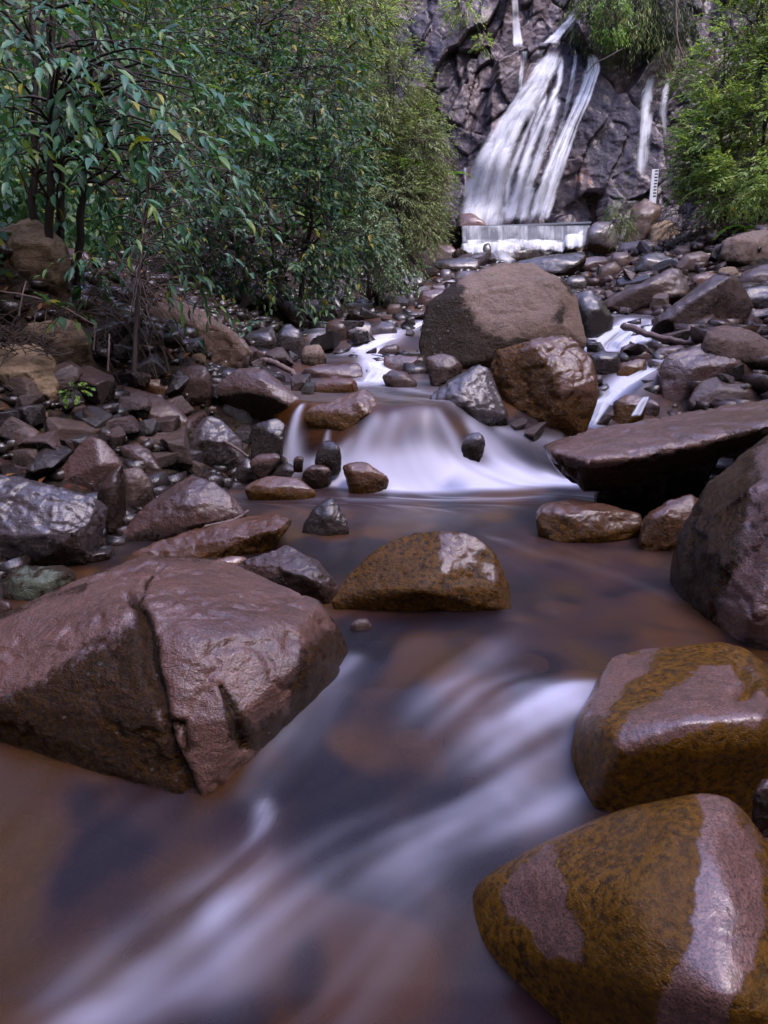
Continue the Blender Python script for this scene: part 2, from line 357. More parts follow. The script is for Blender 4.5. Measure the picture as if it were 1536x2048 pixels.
deep = t.mix(t.ramp(n1, .48, .62, 0, .75), deep, (0.13,0.046,0.006))

deep = t.mix(t.ramp(n5, .55, .72, 0, .65), deep, (0.15, 0.062, 0.014))
deep = t.mix(t.ramp(n5, .46, .30, 0, .75), deep, (0.008, 0.004, 0.006))
deep = t.mix(t.math('MULTIPLY', t.ramp(t.attr('clr').outputs['Fac'], 0, 1, 0, .9), t.ramp(n5, .30, .62)), deep, (0.120, 0.055, 0.005))
body = t.n('BsdfDiffuse', {'Color': deep}).outputs[0]
tr = t.n('BsdfTransparent', {'Color': (0.82, 0.60, 0.34)}).outputs[0]
b1 = t.n('MixShader', {0: t.math('MULTIPLY', t.ramp(dp, 0, 1, .12, .66), t.ramp(t.attr('clr').outputs['Fac'], 0, 1, 1, .8)), 1: tr, 2: body}).outputs[0]
wh = t.n('BsdfPrincipled', {'Base Color': (0.70, 0.70, 0.82), 'Roughness': .6, 'Subsurface Weight': 0.0}).outputs[0]  # white foam with the lavender sky reflection put into its base colour
fm = t.math('MULTIPLY', t.ramp(fo, .0, 1.0), 1.0)
b2 = t.n('MixShader', {0: t.math('MINIMUM', fm, .96), 1: b1, 2: wh}).outputs[0]
fr = t.n('Fresnel', {'IOR': 1.33}).outputs[0]
gl = t.n('BsdfGlossy', {'Color': (1, 1, 1), 'Roughness': .34}).outputs[0]
fr = t.math('MULTIPLY', fr, t.ramp(fo, 0, .8, 1.0, .3))
b3 = t.n('MixShader', {0: fr, 1: b2, 2: gl}).outputs[0]
M['water'] = t.out(b3)
wo = mesh_from('water', np.stack([X, Y, Z], -1).reshape(-1, 3), grid_faces(*X.shape), M['water'], attrs={'clr': clr.ravel(), 'foam': foam.ravel(), 'bl': at['bl'].ravel(), 'dep': dep.ravel(), 'med': at['med'].ravel()})
tag(wo, 'silky brown stream water streaked with blurred white foam', 'water', kind='structure')
# ------------------------------------------------------------------ the cliff behind the falls
def cliff_base(x, z):
    zl = 8.35 - .02*(x-4)                               # ledge the fall drops from
    y = 20.9 + .20*(z-2.3) + sstep(zl-.15, zl+.25, z)*.9 + .10*np.clip(z-zl, 0, 9)
    y = y + .10*(x-4.5)*(x < 4.5)*-.5 + sstep(7.6, 8.6, x)*.0
    return y
def cells(P, S, an):                                    # nearest cell id, F1, F2 under an anisotropic metric
    f1 = np.full(len(P), 1e9); f2 = f1.copy(); idx = np.zeros(len(P), int)
    for k, s_ in enumerate(S):
        dx = (P[:, 0]-s_[0]); dz = (P[:, 1]-s_[1])
        a = an[k]; ca, sa = math.cos(a[0]), math.sin(a[0])
        d = np.hypot((dx*ca+dz*sa)*a[1], (-dx*sa+dz*ca))*a[2]
        n_ = d < f1; f2 = np.where(n_, f1, np.minimum(f2, d)); idx = np.where(n_, k, idx); f1 = np.where(n_, d, f1)
    return idx, f1, f2
def cliff_build():
    xs = np.arange(-1.6, 11.4, .03); zs = np.arange(1.2, 12.2, .03)
    X, Z = np.meshgrid(xs, zs); P = np.stack([X.ravel(), Z.ravel()], -1)
    P3 = np.stack([P[:, 0], 0*P[:, 0], P[:, 1]], -1)
    wob = np.stack([fbm(P3*1.3, 5, 4), fbm(P3*1.3, 6, 4)], -1)*.07
    r_ = random.Random(5); S = []; an = []
    def inslab(x, z): return 4.7 < x < 7.2 and 2.8 < z < 7.0
    while len(S) < 120:
        x, z = r_.uniform(-1.6, 11.4), r_.uniform(1.2, 12.2)
        if inslab(x, z) and r_.random() < .78: continue
        S.append((x, z)); an.append((r_.gauss(-.35, .25), r_.uniform(1.4, 3.0), 1.0))
    i, f1, f2 = cells(P+wob, S, an)
    r2 = np.random.default_rng(2)
    off = r2.uniform(-.30, .30, 120); tx = r2.uniform(-.45, .45, 120); tz = r2.uniform(-.35, .35, 120)
    Sa = np.array(S)
    y = off[i] + tx[i]*(P[:, 0]-Sa[i, 0]) + tz[i]*(P[:, 1]-Sa[i, 1])
    gap = sstep(.10, 0, f2-f1)
    gap = sstep(.07, 0, f2-f1)*sstep(-.25, .25, fbm(P3*1.1, 31, 3)); y = y + gap*.10
    S2 = [(r_.uniform(-1.6, 11.4), r_.uniform(1.2, 12.2)) for _ in range(420)]; an2 = [(r_.gauss(-.3, .5), r_.uniform(1, 2.2), 1.0) for _ in S2]
    j, g1, g2 = cells(P+wob*.6, S2, an2)
    o2 = r2.uniform(-.07, .07, 420); t2 = r2.uniform(-.35, .35, 420); S2a = np.array(S2)
    slab = sstep(4.6, 5.0, P[:, 0])*sstep(7.3, 6.9, P[:, 0])*sstep(2.6, 3.2, P[:, 1])*sstep(7.0, 6.6, P[:, 1])
    k = 1-.7*slab
    y = y + (o2[j] + t2[j]*(P[:, 0]-S2a[j, 0]) + sstep(.04, 0, g2-g1)*.03)*k
    y = y + fbm(P3*3, 8, 5, .6)*.045
    Yb = cliff_base(X, Z)
    Yv = Yb + (-y.reshape(X.shape)*-1)
    cellc = r2.uniform(0, 1, 120)[i]*.6 + r2.uniform(0, 1, 420)[j]*.4
    return X, Z, Yv, gap, cellc, sstep(.05, 0, g2-g1)*k
X, Z, Yc, gap, cellc, gap2 = cliff_build()
_cx0, _cz0 = -1.6, 1.2
def cliffY(x, z):
    i = np.clip(((np.asarray(x)-_cx0)/.03).astype(int), 0, X.shape[1]-1) if not np.isscalar(x) else min(max(int((x-_cx0)/.03), 0), Yc.shape[1]-1)
    j = np.clip(((np.asarray(z)-_cz0)/.03).astype(int), 0, Yc.shape[0]-1) if not np.isscalar(z) else min(max(int((z-_cz0)/.03), 0), Yc.shape[0]-1)
    return Yc[j, i]
cliffX_shape = X.shape
t = NT('wet_cliff_rock')
tc = t.n('TexCoord').outputs['Object']
cc = t.attr('cellc').outputs['Fac']; gp = t.attr('gap').outputs['Fac']
n1 = t.noise(tc, .55, 4, .6, .5); n2 = t.noise(tc, 3.2, 6, .65); n3 = t.noise(tc, 16, 5, .7)
st = t.noise(t.vmul(tc, (3.5, 3.5, .5)), 1.6, 5, .6)
col = t.mix(t.ramp(cc, .2, .8), (0.036,0.027,0.040), (0.092,0.067,0.080))
col = t.mix(t.ramp(n1, .48, .62, 0, .8), col, (0.15,0.105,0.10))
col = t.mix(t.ramp(n2, .55, .75, 0, .6), col, (0.20,0.15,0.145))
col = t.mix(t.ramp(st, .5, .68, 0, .75), col, (0.028,0.022,0.032))
col = t.mix(t.ramp(n3, .62, .78, 0, .4), col, (0.25,0.2,0.19))
col = t.mix(t.ramp(t.noise(tc, 1.1, 3), .70, .76, 0, .8), col, (0.22,0.08,0.03))
col = t.mix(t.math('MULTIPLY', gp, .8), col, (0.014,0.010,0.012))
h = t.math('ADD', t.math('MULTIPLY', n2, 1.0), t.math('MULTIPLY', n3, .35))
bp = t.n('Bump', {'Height': h, 'Distance': .10}).outputs[0]
b = t.n('BsdfPrincipled', {'Base Color': col, 'Roughness': t.ramp(st, .4, .7, .5, .25), 'Normal': bp, 'Coat Weight': .3, 'Coat Roughness': .25})
M['cliff'] = t.out(b.outputs[0])
ck = mesh_from('cliff', np.stack([X, Yc, Z], -1).reshape(-1, 3), grid_faces(*X.shape), M['cliff'], smooth=False, attrs={'cellc': cellc, 'gap': np.clip(gap*.8+gap2*.3, 0, 1)})
tag(ck, 'fractured purple brown rock cliff that the waterfall runs down', 'cliff', kind='structure')

# ------------------------------------------------------------------ falling water
def fall_mat(name, dens, streak=9.0, hard=.22, col=(0.92, 0.95, 0.99)):
    t = NT(name)
    uvn = t.attr('uvw').outputs['Vector']; sx = t.n('SeparateXYZ', {0: uvn})
    u = sx.outputs[0]; v = sx.outputs[1]; wv = t.attr('wm').outputs['Fac']; ed = t.attr('edge').outputs['Fac']
    def strk(k, vs, sd, wob=.12):
        c = t.n('CombineXYZ', {0: t.math('ADD', t.math('MULTIPLY', t.math('MULTIPLY', u, wv), k), sd), 1: t.math('MULTIPLY', v, vs), 2: sd}).outputs[0]
        return t.noise(c, 1.0, 3, .55, wob)
    a1 = strk(streak, .8, 1.3, .5); a2 = strk(streak*3.4, .9, 7.1, .2); a3 = strk(streak*.35, 1.5, 3.7, 1.0)
    s = t.math('ADD', t.math('MULTIPLY', a1, .40), t.math('ADD', t.math('MULTIPLY', a2, .22), t.math('MULTIPLY', a3, .62)))
    s = t.math('ADD', s, t.math('MULTIPLY', t.math('SUBTRACT', t.attr('dens').outputs['Fac'], .5), .5))
    s = t.math('ADD', s, t.math('MULTIPLY', t.math('SUBTRACT', ed, 1.0), .62))
    al = t.math('MULTIPLY', t.ramp(s, dens, hard), t.ramp(ed, 0, .45))
    # cool grey-blue where thin, white where thick
    c = t.mix(t.ramp(s, .35, .75), tuple(x*.75 for x in col), col)
    d = t.n('BsdfDiffuse', {'Color': c}).outputs[0]; tl = t.n('BsdfTranslucent', {'Color': c}).outputs[0]
    d = t.n('MixShader', {0: .35, 1: d, 2: tl}).outputs[0]
    tr = t.n('BsdfTransparent').outputs[0]
    return t.out(t.n('MixShader', {0: al, 1: tr, 2: d}).outputs[0])
M['fall'] = fall_mat('white_fall_water', .33, 6.0, .82)
M['veil'] = fall_mat('thin_fall_water', .38, 9.0, .86)
M['froth'] = fall_mat('weir_froth_water', .34, 8.0, .86)
M['silk'] = fall_mat('silky_fall_water', .38, 26.0, .78)
def resample(pts, n):
    pts = np.array(pts, float); d = np.concatenate([[0], np.cumsum(np.hypot(*np.diff(pts[:, :2], axis=0).T))])
    s = np.linspace(0, d[-1], n); o = np.stack([np.interp(s, d, pts[:, k]) for k in range(pts.shape[1])], -1)
    k = np.array([.25, .5, .25])
    for _ in range(max(1, n//40)):
        o[1:-1] = .25*o[:-2]+.5*o[1:-1]+.25*o[2:]
    return o
def cliff_ray(px, py):                              # where a pixel's ray meets the mean cliff face
    x, y, z = ray(px, py); d = 21.3
    for _ in range(12):
        tt = d/y; d = float(cliff_base(np.array(x*tt), np.array(CZ+z*tt)))
    tt = d/y; return x*tt, d, CZ+z*tt
def ribbon(name, pts, mat, n=90, m=26, prof=.10, onto='cliff', lift=.12, d=None, fade=(.06, .10), side=.22, dens=.5, parent=None, thick=False):
    if onto == 'd' and pts[0][3] < 0: pts = [(p[0], p[1], p[2], hitd(p[0], p[1])-.12) for p in pts]
    R = resample(pts, n); V = []; UV = []; E = []; WM = []; acc = 0; prev = None; DN = []
    cen = []
    for r in R:
        if onto == 'cliff': cen.append(cliff_ray(r[0], r[1]))
        else:
            dd = r[3] if r[3] > 0 else hitd(r[0], r[1])-.10; cen.append(tuple(PD(r[0], r[1], dd)))
    cen = np.array(cen)
    if onto == 'cliff':                             # drape: run in front of the real rock, smoothed down the flow
        yy = []
        for k, (x, y, z) in enumerate(cen):
            hw_ = R[k, 2]*mpp(22)
            xx = np.linspace(x-hw_*.8, x+hw_*.8, 7); yy.append(min(cliffY(q, z) for q in xx)-lift)
        yy = np.array(yy); 
        wn = max(3, int(n/14)*2+1); hw2 = wn//2
        yp = np.pad(yy, hw2, 'edge'); yy = np.array([yp[k:k+wn].min() for k in range(n)])
        for _ in range(3): yy = np.convolve(np.pad(yy, hw2, 'edge'), np.ones(wn)/wn, 'valid')
        # keep the pixel position when moving towards the camera
        for k in range(n):
            cen[k] = PD(R[k, 0], R[k, 1], yy[k])
    for k in range(n):
        c = cen[k]; hwm = R[k, 2]*mpp(c[1]); 
        if prev is not None: acc += np.linalg.norm(c-prev)
        prev = c; vv = k/(n-1)
        for j in range(m):
            q = j/(m-1)*2-1
            bul = prof*(1-q*q)
            V.append((c[0]+q*hwm, c[1]-bul*hwm*1.0 + prof*hwm*.5, c[2])); UV.append((q*.5+.5, acc)); WM.append(hwm*2)
            e = min(1, (1-abs(q))/side)*min(1, vv/max(fade[0], 1e-3))*min(1, (1-vv)/max(fade[1], 1e-3)); E.append(max(0, e)**.8); DN.append(dens)
    o = mesh_from(name, V, grid_faces(n, m), mat, attrs={'edge': E, 'wm': WM, 'dens': DN}, uv=np.array(UV), parent=parent)
    return o
wf = empty('waterfall', tuple(cliff_ray(1030, 450)), label='tall white main waterfall spilling down the cliff behind the weir', cat='waterfall')
def strand(pts, mat='fall', **kw):
    o = ribbon('strand', pts, M[mat], **kw); o.parent = wf; o.matrix_parent_inverse = Matrix.Translation(-wf.location); return o
strand([(1112,94,26),(1100,135,30),(1062,190,40),(1028,250,52),(1000,310,60),(985,370,66),(980,420,72),(980,455,74)], dens=.50, m=44, n=120, side=.8)
strand([(1100,96,20),(1068,170,30),(1022,240,38),(990,300,42),(968,370,48),(958,430,50),(955,455,50)], dens=.58, m=34, n=120, side=.9, lift=.22)
strand([(1182,96,14),(1186,130,18),(1165,190,20),(1138,250,24),(1112,320,28),(1090,390,34),(1072,455,40)], dens=.50, m=28, n=120, side=.8, lift=.16)
LP = np.array([(1098,96),(1050,170),(1000,240),(965,310),(948,370),(940,430),(938,455)], float); RP = np.array([(1128,96),(1122,170),(1100,240),(1076,310),(1058,370),(1046,430),(1040,455)], float)
for k in range(8):
    q = (k+.5)/8+rng.uniform(-.05, .05); a0 = rng.uniform(0, .25) if k % 3 else 0; path = LP*(1-q)+RP*q; path[:, 0] += np.cumsum(rng.normal(size=7))*5.0
    w0 = rng.uniform(7, 13); st = int(rng.integers(0, 3)) if k % 2 else 0
    strand([(path[i, 0], path[i, 1], w0*(1+.28*i)) for i in range(st, 7)], dens=rng.uniform(.5, .85), m=10, n=90, side=.9, lift=.26+.02*k, fade=(.12, .08))
for k in range(5):
    q = k/4; path = np.array([(1176,96),(1180,135),(1158,195),(1130,255),(1104,320),(1080,390),(1062,455)], float)+np.array((12*q, 0))+np.outer(np.linspace(0, 1, 7), (26*q-6, 0)); path[:, 0] += np.cumsum(rng.normal(size=7))*2
    strand([(path[i, 0], path[i, 1], 5+1.0*i) for i in range(7)], dens=rng.uniform(.6, .9), m=10, n=90, side=.9, lift=.24+.02*k, fade=(.1, .08))
strand([(1152,98,8),(1150,130,10),(1140,190,12),(1120,260,14),(1098,330,16)], dens=.42, m=14, n=80, side=.8, lift=.12)
strand([(975,385,50),(968,420,60),(965,458,66)], dens=.80, m=24, n=30, side=.9, lift=.5, fade=(.5, .1))
strand([(1048,98,12),(1044,140,9),(1040,190,8)], mat='veil', dens=.5, m=10, n=40, side=.8)
strand([(930,330,7),(935,380,11),(945,420,12)], mat='veil', dens=.5, m=10, n=30, side=.8)
uf = ribbon('upper_waterfall', [(1029,-60,8),(1030,0,8),(1033,60,10),(1038,100,14)], M['fall'], dens=.8, n=60, m=14, side=.5)
tag(uf, 'thin straight upper waterfall above the ledge, left of the slanting one', 'waterfall')
uf = ribbon('upper_waterfall', [(1160,10,9),(1142,40,11),(1118,66,13),(1094,92,18)], M['fall'], dens=.75, n=60, m=14, side=.5)
tag(uf, 'short slanting upper waterfall feeding the top of the main fall', 'waterfall')
sf = ribbon('side_waterfall', [(1304,138,8),(1300,165,12),(1292,200,18),(1288,260,22),(1284,320,22),(1278,380,16)], M['veil'], dens=.72, n=80, m=26, side=.8, fade=(.1, .2))
tag(sf, 'narrow left one of two thin side waterfalls on the right of the cliff', 'waterfall')
sf = ribbon('side_waterfall', [(1340,148,7),(1332,180,10),(1326,220,12),(1330,260,8),(1328,300,7)], M['veil'], dens=.74, n=70, m=16, side=.8, fade=(.1, .2))
tag(sf, 'thinner right side waterfall beside the green bush on the cliff', 'waterfall')

# ------------------------------------------------------------------ concrete weir and the water over it
t = NT('weir_concrete'); tc = t.n('TexCoord').outputs['Object']; n1 = t.noise(t.vmul(tc, (1, 1, .3)), 6, 5)
M['conc'] = t.out(t.n('BsdfPrincipled', {'Base Color': t.mix(n1, (0.17,0.19,0.22), (0.30,0.33,0.38)), 'Roughness': .35}).outputs[0])
a = PD(926, 457, 20.0); b = PD(1180, 447, 20.0); c0 = PD(926, 500, 20.0)
def boxm(p0, p1, z0, z1, th):
    d = np.array([p1[0]-p0[0], p1[1]-p0[1]]); d = d/np.hypot(*d); n = np.array([-d[1], d[0]])*th
    q = [(p0[0], p0[1]), (p1[0], p1[1]), (p1[0]+n[0], p1[1]+n[1]), (p0[0]+n[0], p0[1]+n[1])]
    return [(x, y, z0) for x, y in q]+[(x, y, z1) for x, y in q]
BF = [(0,1,5,4),(1,2,6,5),(2,3,7,6),(3,0,4,7),(4,5,6,7),(3,2,1,0)]
wr = empty('weir', (a[0], 20, c0[2]), label='low grey concrete weir across the foot of the main waterfall', cat='weir')
V = boxm(a, b, c0[2]+.12, a[2], .22); V[5] = (V[5][0], V[5][1], b[2]); V[6] = (V[6][0], V[6][1], b[2])
def sub(o, par): o.parent = par; o.matrix_parent_inverse = Matrix.Translation(-par.location); return o
sub(mesh_from('wall', V, BF, M['conc'], smooth=False), wr)
V = boxm(a+np.array((-.02, -.03, 0)), b+np.array((.02, -.03, 0)), a[2]+.003, a[2]+.045, .28)
for k in (1, 2, 5, 6): V[k] = (V[k][0], V[k][1], V[k][2]+b[2]-a[2])
sub(mesh_from('crest', V, BF, M['conc'], smooth=False), wr)
# pool above the weir
V = [tuple(a+np.array((-1.0, .15, .05))), tuple(b+np.array((.5, .15, .05))), (b[0]+.5, 21.8, b[2]+.05), (a[0]-1, 21.8, a[2]+.05)]
tag(mesh_from('pool_water', V, [(0,1,2,3)], M['water'], smooth=False, attrs={'foam': [.6]*4, 'bl': [0]*4, 'dep': [1]*4, 'med': [0]*4}), 'white plunge pool surface held behind the weir', 'water', kind='structure')
vl = ribbon('weir_curtain', [(1052,450,124,19.95),(1052,462,124,19.93),(1052,486,124,19.9)], M['froth'], onto='d', n=24, m=80, prof=.0, dens=.42, fade=(.02,.1), side=.03)
tag(vl, 'thin streaked curtain of water slipping over the weir face', 'water curtain')
cs_ = empty('weir_cascade', tuple(PD(1050, 520, 19.6)), label='row of white frothing cascades on the rocks just below the weir', cat='cascade')
def froth(x0, x1, yt, yb, d0, d1, n, m, dens, seed, amp=.12):
    V = []; UV = []; E = []; DN = []; WM = []; W_ = (x1-x0)*mpp(d0)
    xs = np.linspace(x0, x1, m); q = np.stack([xs/16, 0*xs+seed, 0*xs], -1); bt = vnoise(q, 3); bb = vnoise(q*.8, 4); dp = vnoise(q*1.1, 5); dn = vnoise(q*1.3, 6)
    for k in range(n):
        v = k/(n-1)
        for j in range(m):
            py = (yt(xs[j])+bt[j]*3)*(1-v)+(yb(xs[j])+bb[j]*7)*v; vv = 1-(1-v)**2
            d = d0+(d1-d0)*math.sqrt(v)+dp[j]*amp*(.3+v); p = PD(xs[j]+8*v*bb[j], py, d)
            V.append(tuple(p)); UV.append((j/(m-1), v*W_*.18)); WM.append(W_); DN.append(dens+dn[j]*.38)
            E.append(max(0, min(1, v/.12)*min(1, (1-v)/.35)*min(1, (j+.5)/8, (m-j-.5)/8)))
    sub(mesh_from('spill', V, grid_faces(n, m), M['froth'], attrs={'edge': E, 'wm': WM, 'dens': DN}, uv=np.array(UV)), cs_)
froth(916, 1178, lambda x: 484-6*(x-916)/262-(12 if x > 1130 else 0), lambda x: 516-10*(x-916)/262, 19.74, 19.3, 30, 150, .62, 1)
froth(924, 1172, lambda x: 480-6*(x-916)/262, lambda x: 502-4*(x-916)/262, 19.7, 19.5, 20, 140, .42, 9)
for pts in ([(982,476,10,19.8),(992,492,18,19.6),(1008,515,24,19.4),(1026,535,26,19.2)], [(1168,452,8,19.85),(1160,470,12,19.7),(1150,495,18,19.5)], [(960,528,26,19.1),(950,545,34,18.9),(930,562,40,18.6)], [(1000,520,40,19.1),(980,540,46,18.9)]):
    sub(ribbon('spill', pts, M['fall'], onto='d', n=24, m=20, prof=.3, dens=.72, fade=(.3,.3), side=.9), cs_)
# ------------------------------------------------------------------ rocks
def inpoly(px, py, poly):
    c = np.zeros(len(px), bool); n = len(poly)
    for i in range(n):
        x0, y0 = poly[i]; x1, y1 = poly[i-1]
        k = ((y0 > py) != (y1 > py)); 
        with np.errstate(divide='ignore', invalid='ignore'):
            xx = (x1-x0)*(py-y0)/(y1-y0+1e-12)+x0
        c ^= k & (px < xx)
    return c
def polydist(px, py, poly):
    d = np.full(len(px), 1e9)
    for i in range(len(poly)):
        a = np.array(poly[i-1], float); b = np.array(poly[i], float); e = b-a
        t_ = np.clip(((px-a[0])*e[0]+(py-a[1])*e[1])/(e@e+1e-9), 0, 1)
        d = np.minimum(d, np.hypot(px-a[0]-t_*e[0], py-a[1]-t_*e[1]))
    return np.where(inpoly(px, py, poly), d, -d)
def hull_mesh(P):
    bm = bmesh.new()
    for p in P: bm.verts.new(p)
    r = bmesh.ops.convex_hull(bm, input=bm.verts)
    dead = [e for e in r['geom_interior']+r['geom_unused'] if isinstance(e, bmesh.types.BMVert)]
    if dead: bmesh.ops.delete(bm, geom=list(set(dead)), context='VERTS')
    me = bpy.data.meshes.new('hull'); bm.to_mesh(me); bm.free(); return me
def rough_rock(P, voxel, seed, rnd=3, amp=1.0, mat=None, name='rock', fine=1.0, bare=.5, patches=None, unbare=None, cuts=0, cutd=(.005, .05), soft=1.0, grooves=()):
    P = np.asarray(P, float); base = np.array([P[:, 0].mean(), P[:, 1].mean(), np.percentile(P[:, 2], 25)])
    me = hull_mesh(P-base); o = bpy.data.objects.new(name, me); C.objects.link(o)
    m = o.modifiers.new('r', 'REMESH'); m.mode = 'VOXEL'; m.voxel_size = voxel
    m = o.modifiers.new('s', 'SMOOTH'); m.iterations = rnd; m.factor = .5
    dg = bpy.context.evaluated_depsgraph_get(); ev = o.evaluated_get(dg)
    m2 = bpy.data.meshes.new_from_object(ev, depsgraph=dg); o.modifiers.clear(); o.data = m2; bpy.data.meshes.remove(me)
    n = len(m2.vertices); V = np.empty(n*3, np.float32); m2.vertices.foreach_get('co', V); V = V.reshape(-1, 3).astype(float)
    N = np.empty(n*3, np.float32); m2.vertex_normals.foreach_get('vector', N); N = N.reshape(-1, 3)
    S = (P.max(0)-P.min(0)); size = float(np.median(S))
    Q = V/size + seed*3.17
    d = fbm(Q*1.6, seed, 4)*(.009 if cuts else .016)
    # flat chips: stepped noise gives broken facets
    c = fbm(Q*2.6, seed+5, 3, .45); st = np.round(c*3.2)/3.2
    d = d + (c*.3+st*.7)*.015*amp
    if cuts:
        rc = np.random.default_rng(seed+77)
        for _ in range(cuts):
            nn = rc.normal(size=3); nn /= np.linalg.norm(nn); pr = V@nn; lim = pr.max()-(pr.max()-pr.min())*rc.uniform(*cutd)
            V = V-np.clip(pr-lim, 0, None)[:, None]*nn
    r = 1-np.abs(fbm(Q*4.5, seed+9, 4, .55)); d = d - np.clip(r-.80, 0, 1)*.09*amp
    d = d + fbm(Q*14, seed+3, 3)*.006*amp
    if cuts:
        rs_ = np.random.default_rng(seed+5); nn = rs_.normal(size=3); nn /= np.linalg.norm(nn); sw = Q@nn*rs_.uniform(4, 7)+fbm(Q*1.5, seed+21, 3)*.8; fr_ = sw-np.floor(sw)
        d = d - (fr_-.5)*.020*amp*sstep(-.2, .3, fbm(Q*1.8, seed+23, 2)) - np.abs(fbm(Q*7, seed+31, 2))*.010
    V2 = V + N*(d*size*(.55+.45*amp))[:, None]
    m2.vertices.foreach_set('co', V2.astype(np.float32).ravel())
    m2.polygons.foreach_set('use_smooth', [True]*len(m2.polygons))
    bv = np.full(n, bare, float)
    bv = bv + (N[:, 2]-.25)*.9 if patches is None else bv*0  # side shading painted into the algae mask: sides darker, upward faces paler
    if patches is not None:
        px, py = project(V2+base); facing = ((V2+base-np.array((0, 0, CZ)))*N).sum(1) < 0
        dd = np.max([polydist(px, py, q) for q in patches], 0)
        wob = fbm(Q*9, seed, 4)*14
        bv = np.where(facing, sstep(-26*soft, 22*soft, dd+wob*soft), .35)
        if unbare:
            dd = np.max([polydist(px, py, q) for q in unbare], 0)
            bv = np.where(facing, bv*(1-sstep(-18, 16, dd+wob)), bv)
    for pl, gw, gd in grooves:
        px, py = project(V2+base); facing = ((V2+base-np.array((0, 0, CZ)))*N).sum(1) < 0
        dd = np.full(n, 1e9); px = px+fbm(Q*6, seed+2, 3)*9; py = py+fbm(Q*6, seed+4, 3)*9
        for a_, b_ in zip(pl[:-1], pl[1:]):
            a_ = np.array(a_, float); e_ = np.array(b_, float)-a_; t_ = np.clip(((px-a_[0])*e_[0]+(py-a_[1])*e_[1])/(e_@e_), 0, 1); dd = np.minimum(dd, np.hypot(px-a_[0]-t_*e_[0], py-a_[1]-t_*e_[1]))
        g_ = np.exp(-(dd/(gw*np.clip(.85+1.1*fbm(Q*5, seed+8, 3), .3, 1.7)))**2)*facing; V2 = V2-N*(g_*gd)[:, None]; bv = bv*(1-g_*.9)
    if len(grooves): m2.vertices.foreach_set('co', V2.astype(np.float32).ravel())
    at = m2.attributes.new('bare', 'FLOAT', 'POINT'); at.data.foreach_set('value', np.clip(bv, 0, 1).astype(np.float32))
    m2.materials.clear(); m2.materials.append(mat); m2.name = name; m2.update(); o.location = base
    return o
def pz(px, py, z=None, d=None):
    x, y, zz = ray(px, py)
    return PD(px, py, d) if d is not None else PD(px, py, (z-CZ)/zz*y)
ROCKN = 0
def hero(label, mat, out, inner, cat='boulder', vox=6.0, drop=.45, back=.35, **kw):
    """out / inner: (px, py, distance)"""
    global ROCKN; ROCKN += 1
    O = np.array([PD(*p) for p in out]); I = np.array([PD(*p) for p in inner]).reshape(-1, 3); c = O.mean(0)
    B = O*.86 + c*.14 + np.array((0, back*.6, -back*.5)); K = O.copy(); K = K*.97+c*.03 + np.array((0, .05, 0)); K[:, 2] -= drop
    P = np.vstack([O, I, B, K]); dm = O[:, 1].mean()
    o = rough_rock(P, max(vox*mpp(dm), .006), 100+ROCKN, mat=M[mat], name='boulder' if cat == 'boulder' else 'rock', **kw)
    return tag(o, label, cat)
def rock(label, mat, out, inner=(), T=.75, d=None, dd=0, cat='rock', vox=None, drop=.10, name=None, **kw):
    """auto depth: out = (px, py[, depth fraction]); rests where its lowest visible pixel meets the ground"""
    global ROCKN; ROCKN += 1
    ca, cb = sum(p[0] for p in out)/len(out), sum(p[1] for p in out)/len(out); out = [(ca+(p[0]-ca)*1.05, cb+(p[1]-cb)*1.05, *p[2:]) for p in out]
    xs = [p[0] for p in out]; ys_ = [p[1] for p in out]; yb, yt = max(ys_), min(ys_); xc = [p[0] for p in out if p[1] >= yb-.15*(yb-yt)]
    if d is None: d = hitd(sum(xc)/len(xc), yb)
    d = d+dd
    W = (max(xs)-min(xs))*mpp(d); H = (yb-yt)*mpp(d); Tm = T*(W+H)*.5*1.1; rr = random.Random(ROCKN*7)
    P = []
    for p in out:
        h = (yb-p[1])/(yb-yt+1e-6); o = p[2] if len(p) > 2 else .12+.42*h+rr.uniform(-.04, .04)
        P.append(PD(p[0], p[1], d+o*Tm))
    cx, cy = sum(xs)/len(xs), sum(ys_)/len(ys_)
    if not inner:
        q = rr.uniform(-.22, .22)
        inner = [(cx+(max(xs)-min(xs))*(q-.15), yt+(yb-yt)*rr.uniform(.28, .42), .14), (cx+(max(xs)-min(xs))*(q+.22), yt+(yb-yt)*rr.uniform(.32, .5), .10), (cx+(max(xs)-min(xs))*q*.8, yb-(yb-yt)*.12, .0)]
    P += [PD(p[0], p[1], d+p[2]*Tm) for p in inner]
    P = np.array(P); O = P[:len(out)]; c = O.mean(0)
    B = O*.8+c*.2+np.array((0, Tm*.45, -H*.15)); K = O[[i for i, p in enumerate(out) if p[1] > (yt+yb)/2]].copy()
    K = K*.92+c*.08; K[:, 2] -= drop+H*.05; K[:, 1] += Tm*.12
    P = np.vstack([P, B, K])
    v = vox if vox else max(5.5, ((max(xs)-min(xs))+(yb-yt))/2/42)
    kw.setdefault('rnd', 0); kw.setdefault('cuts', 0 if kw['rnd'] > 2 else 26)
    o = rough_rock(P, v*mpp(d), 10+ROCKN, mat=M[mat], name=name or ('boulder' if cat == 'boulder' else 'rock'), **kw)
    return tag(o, label, cat)

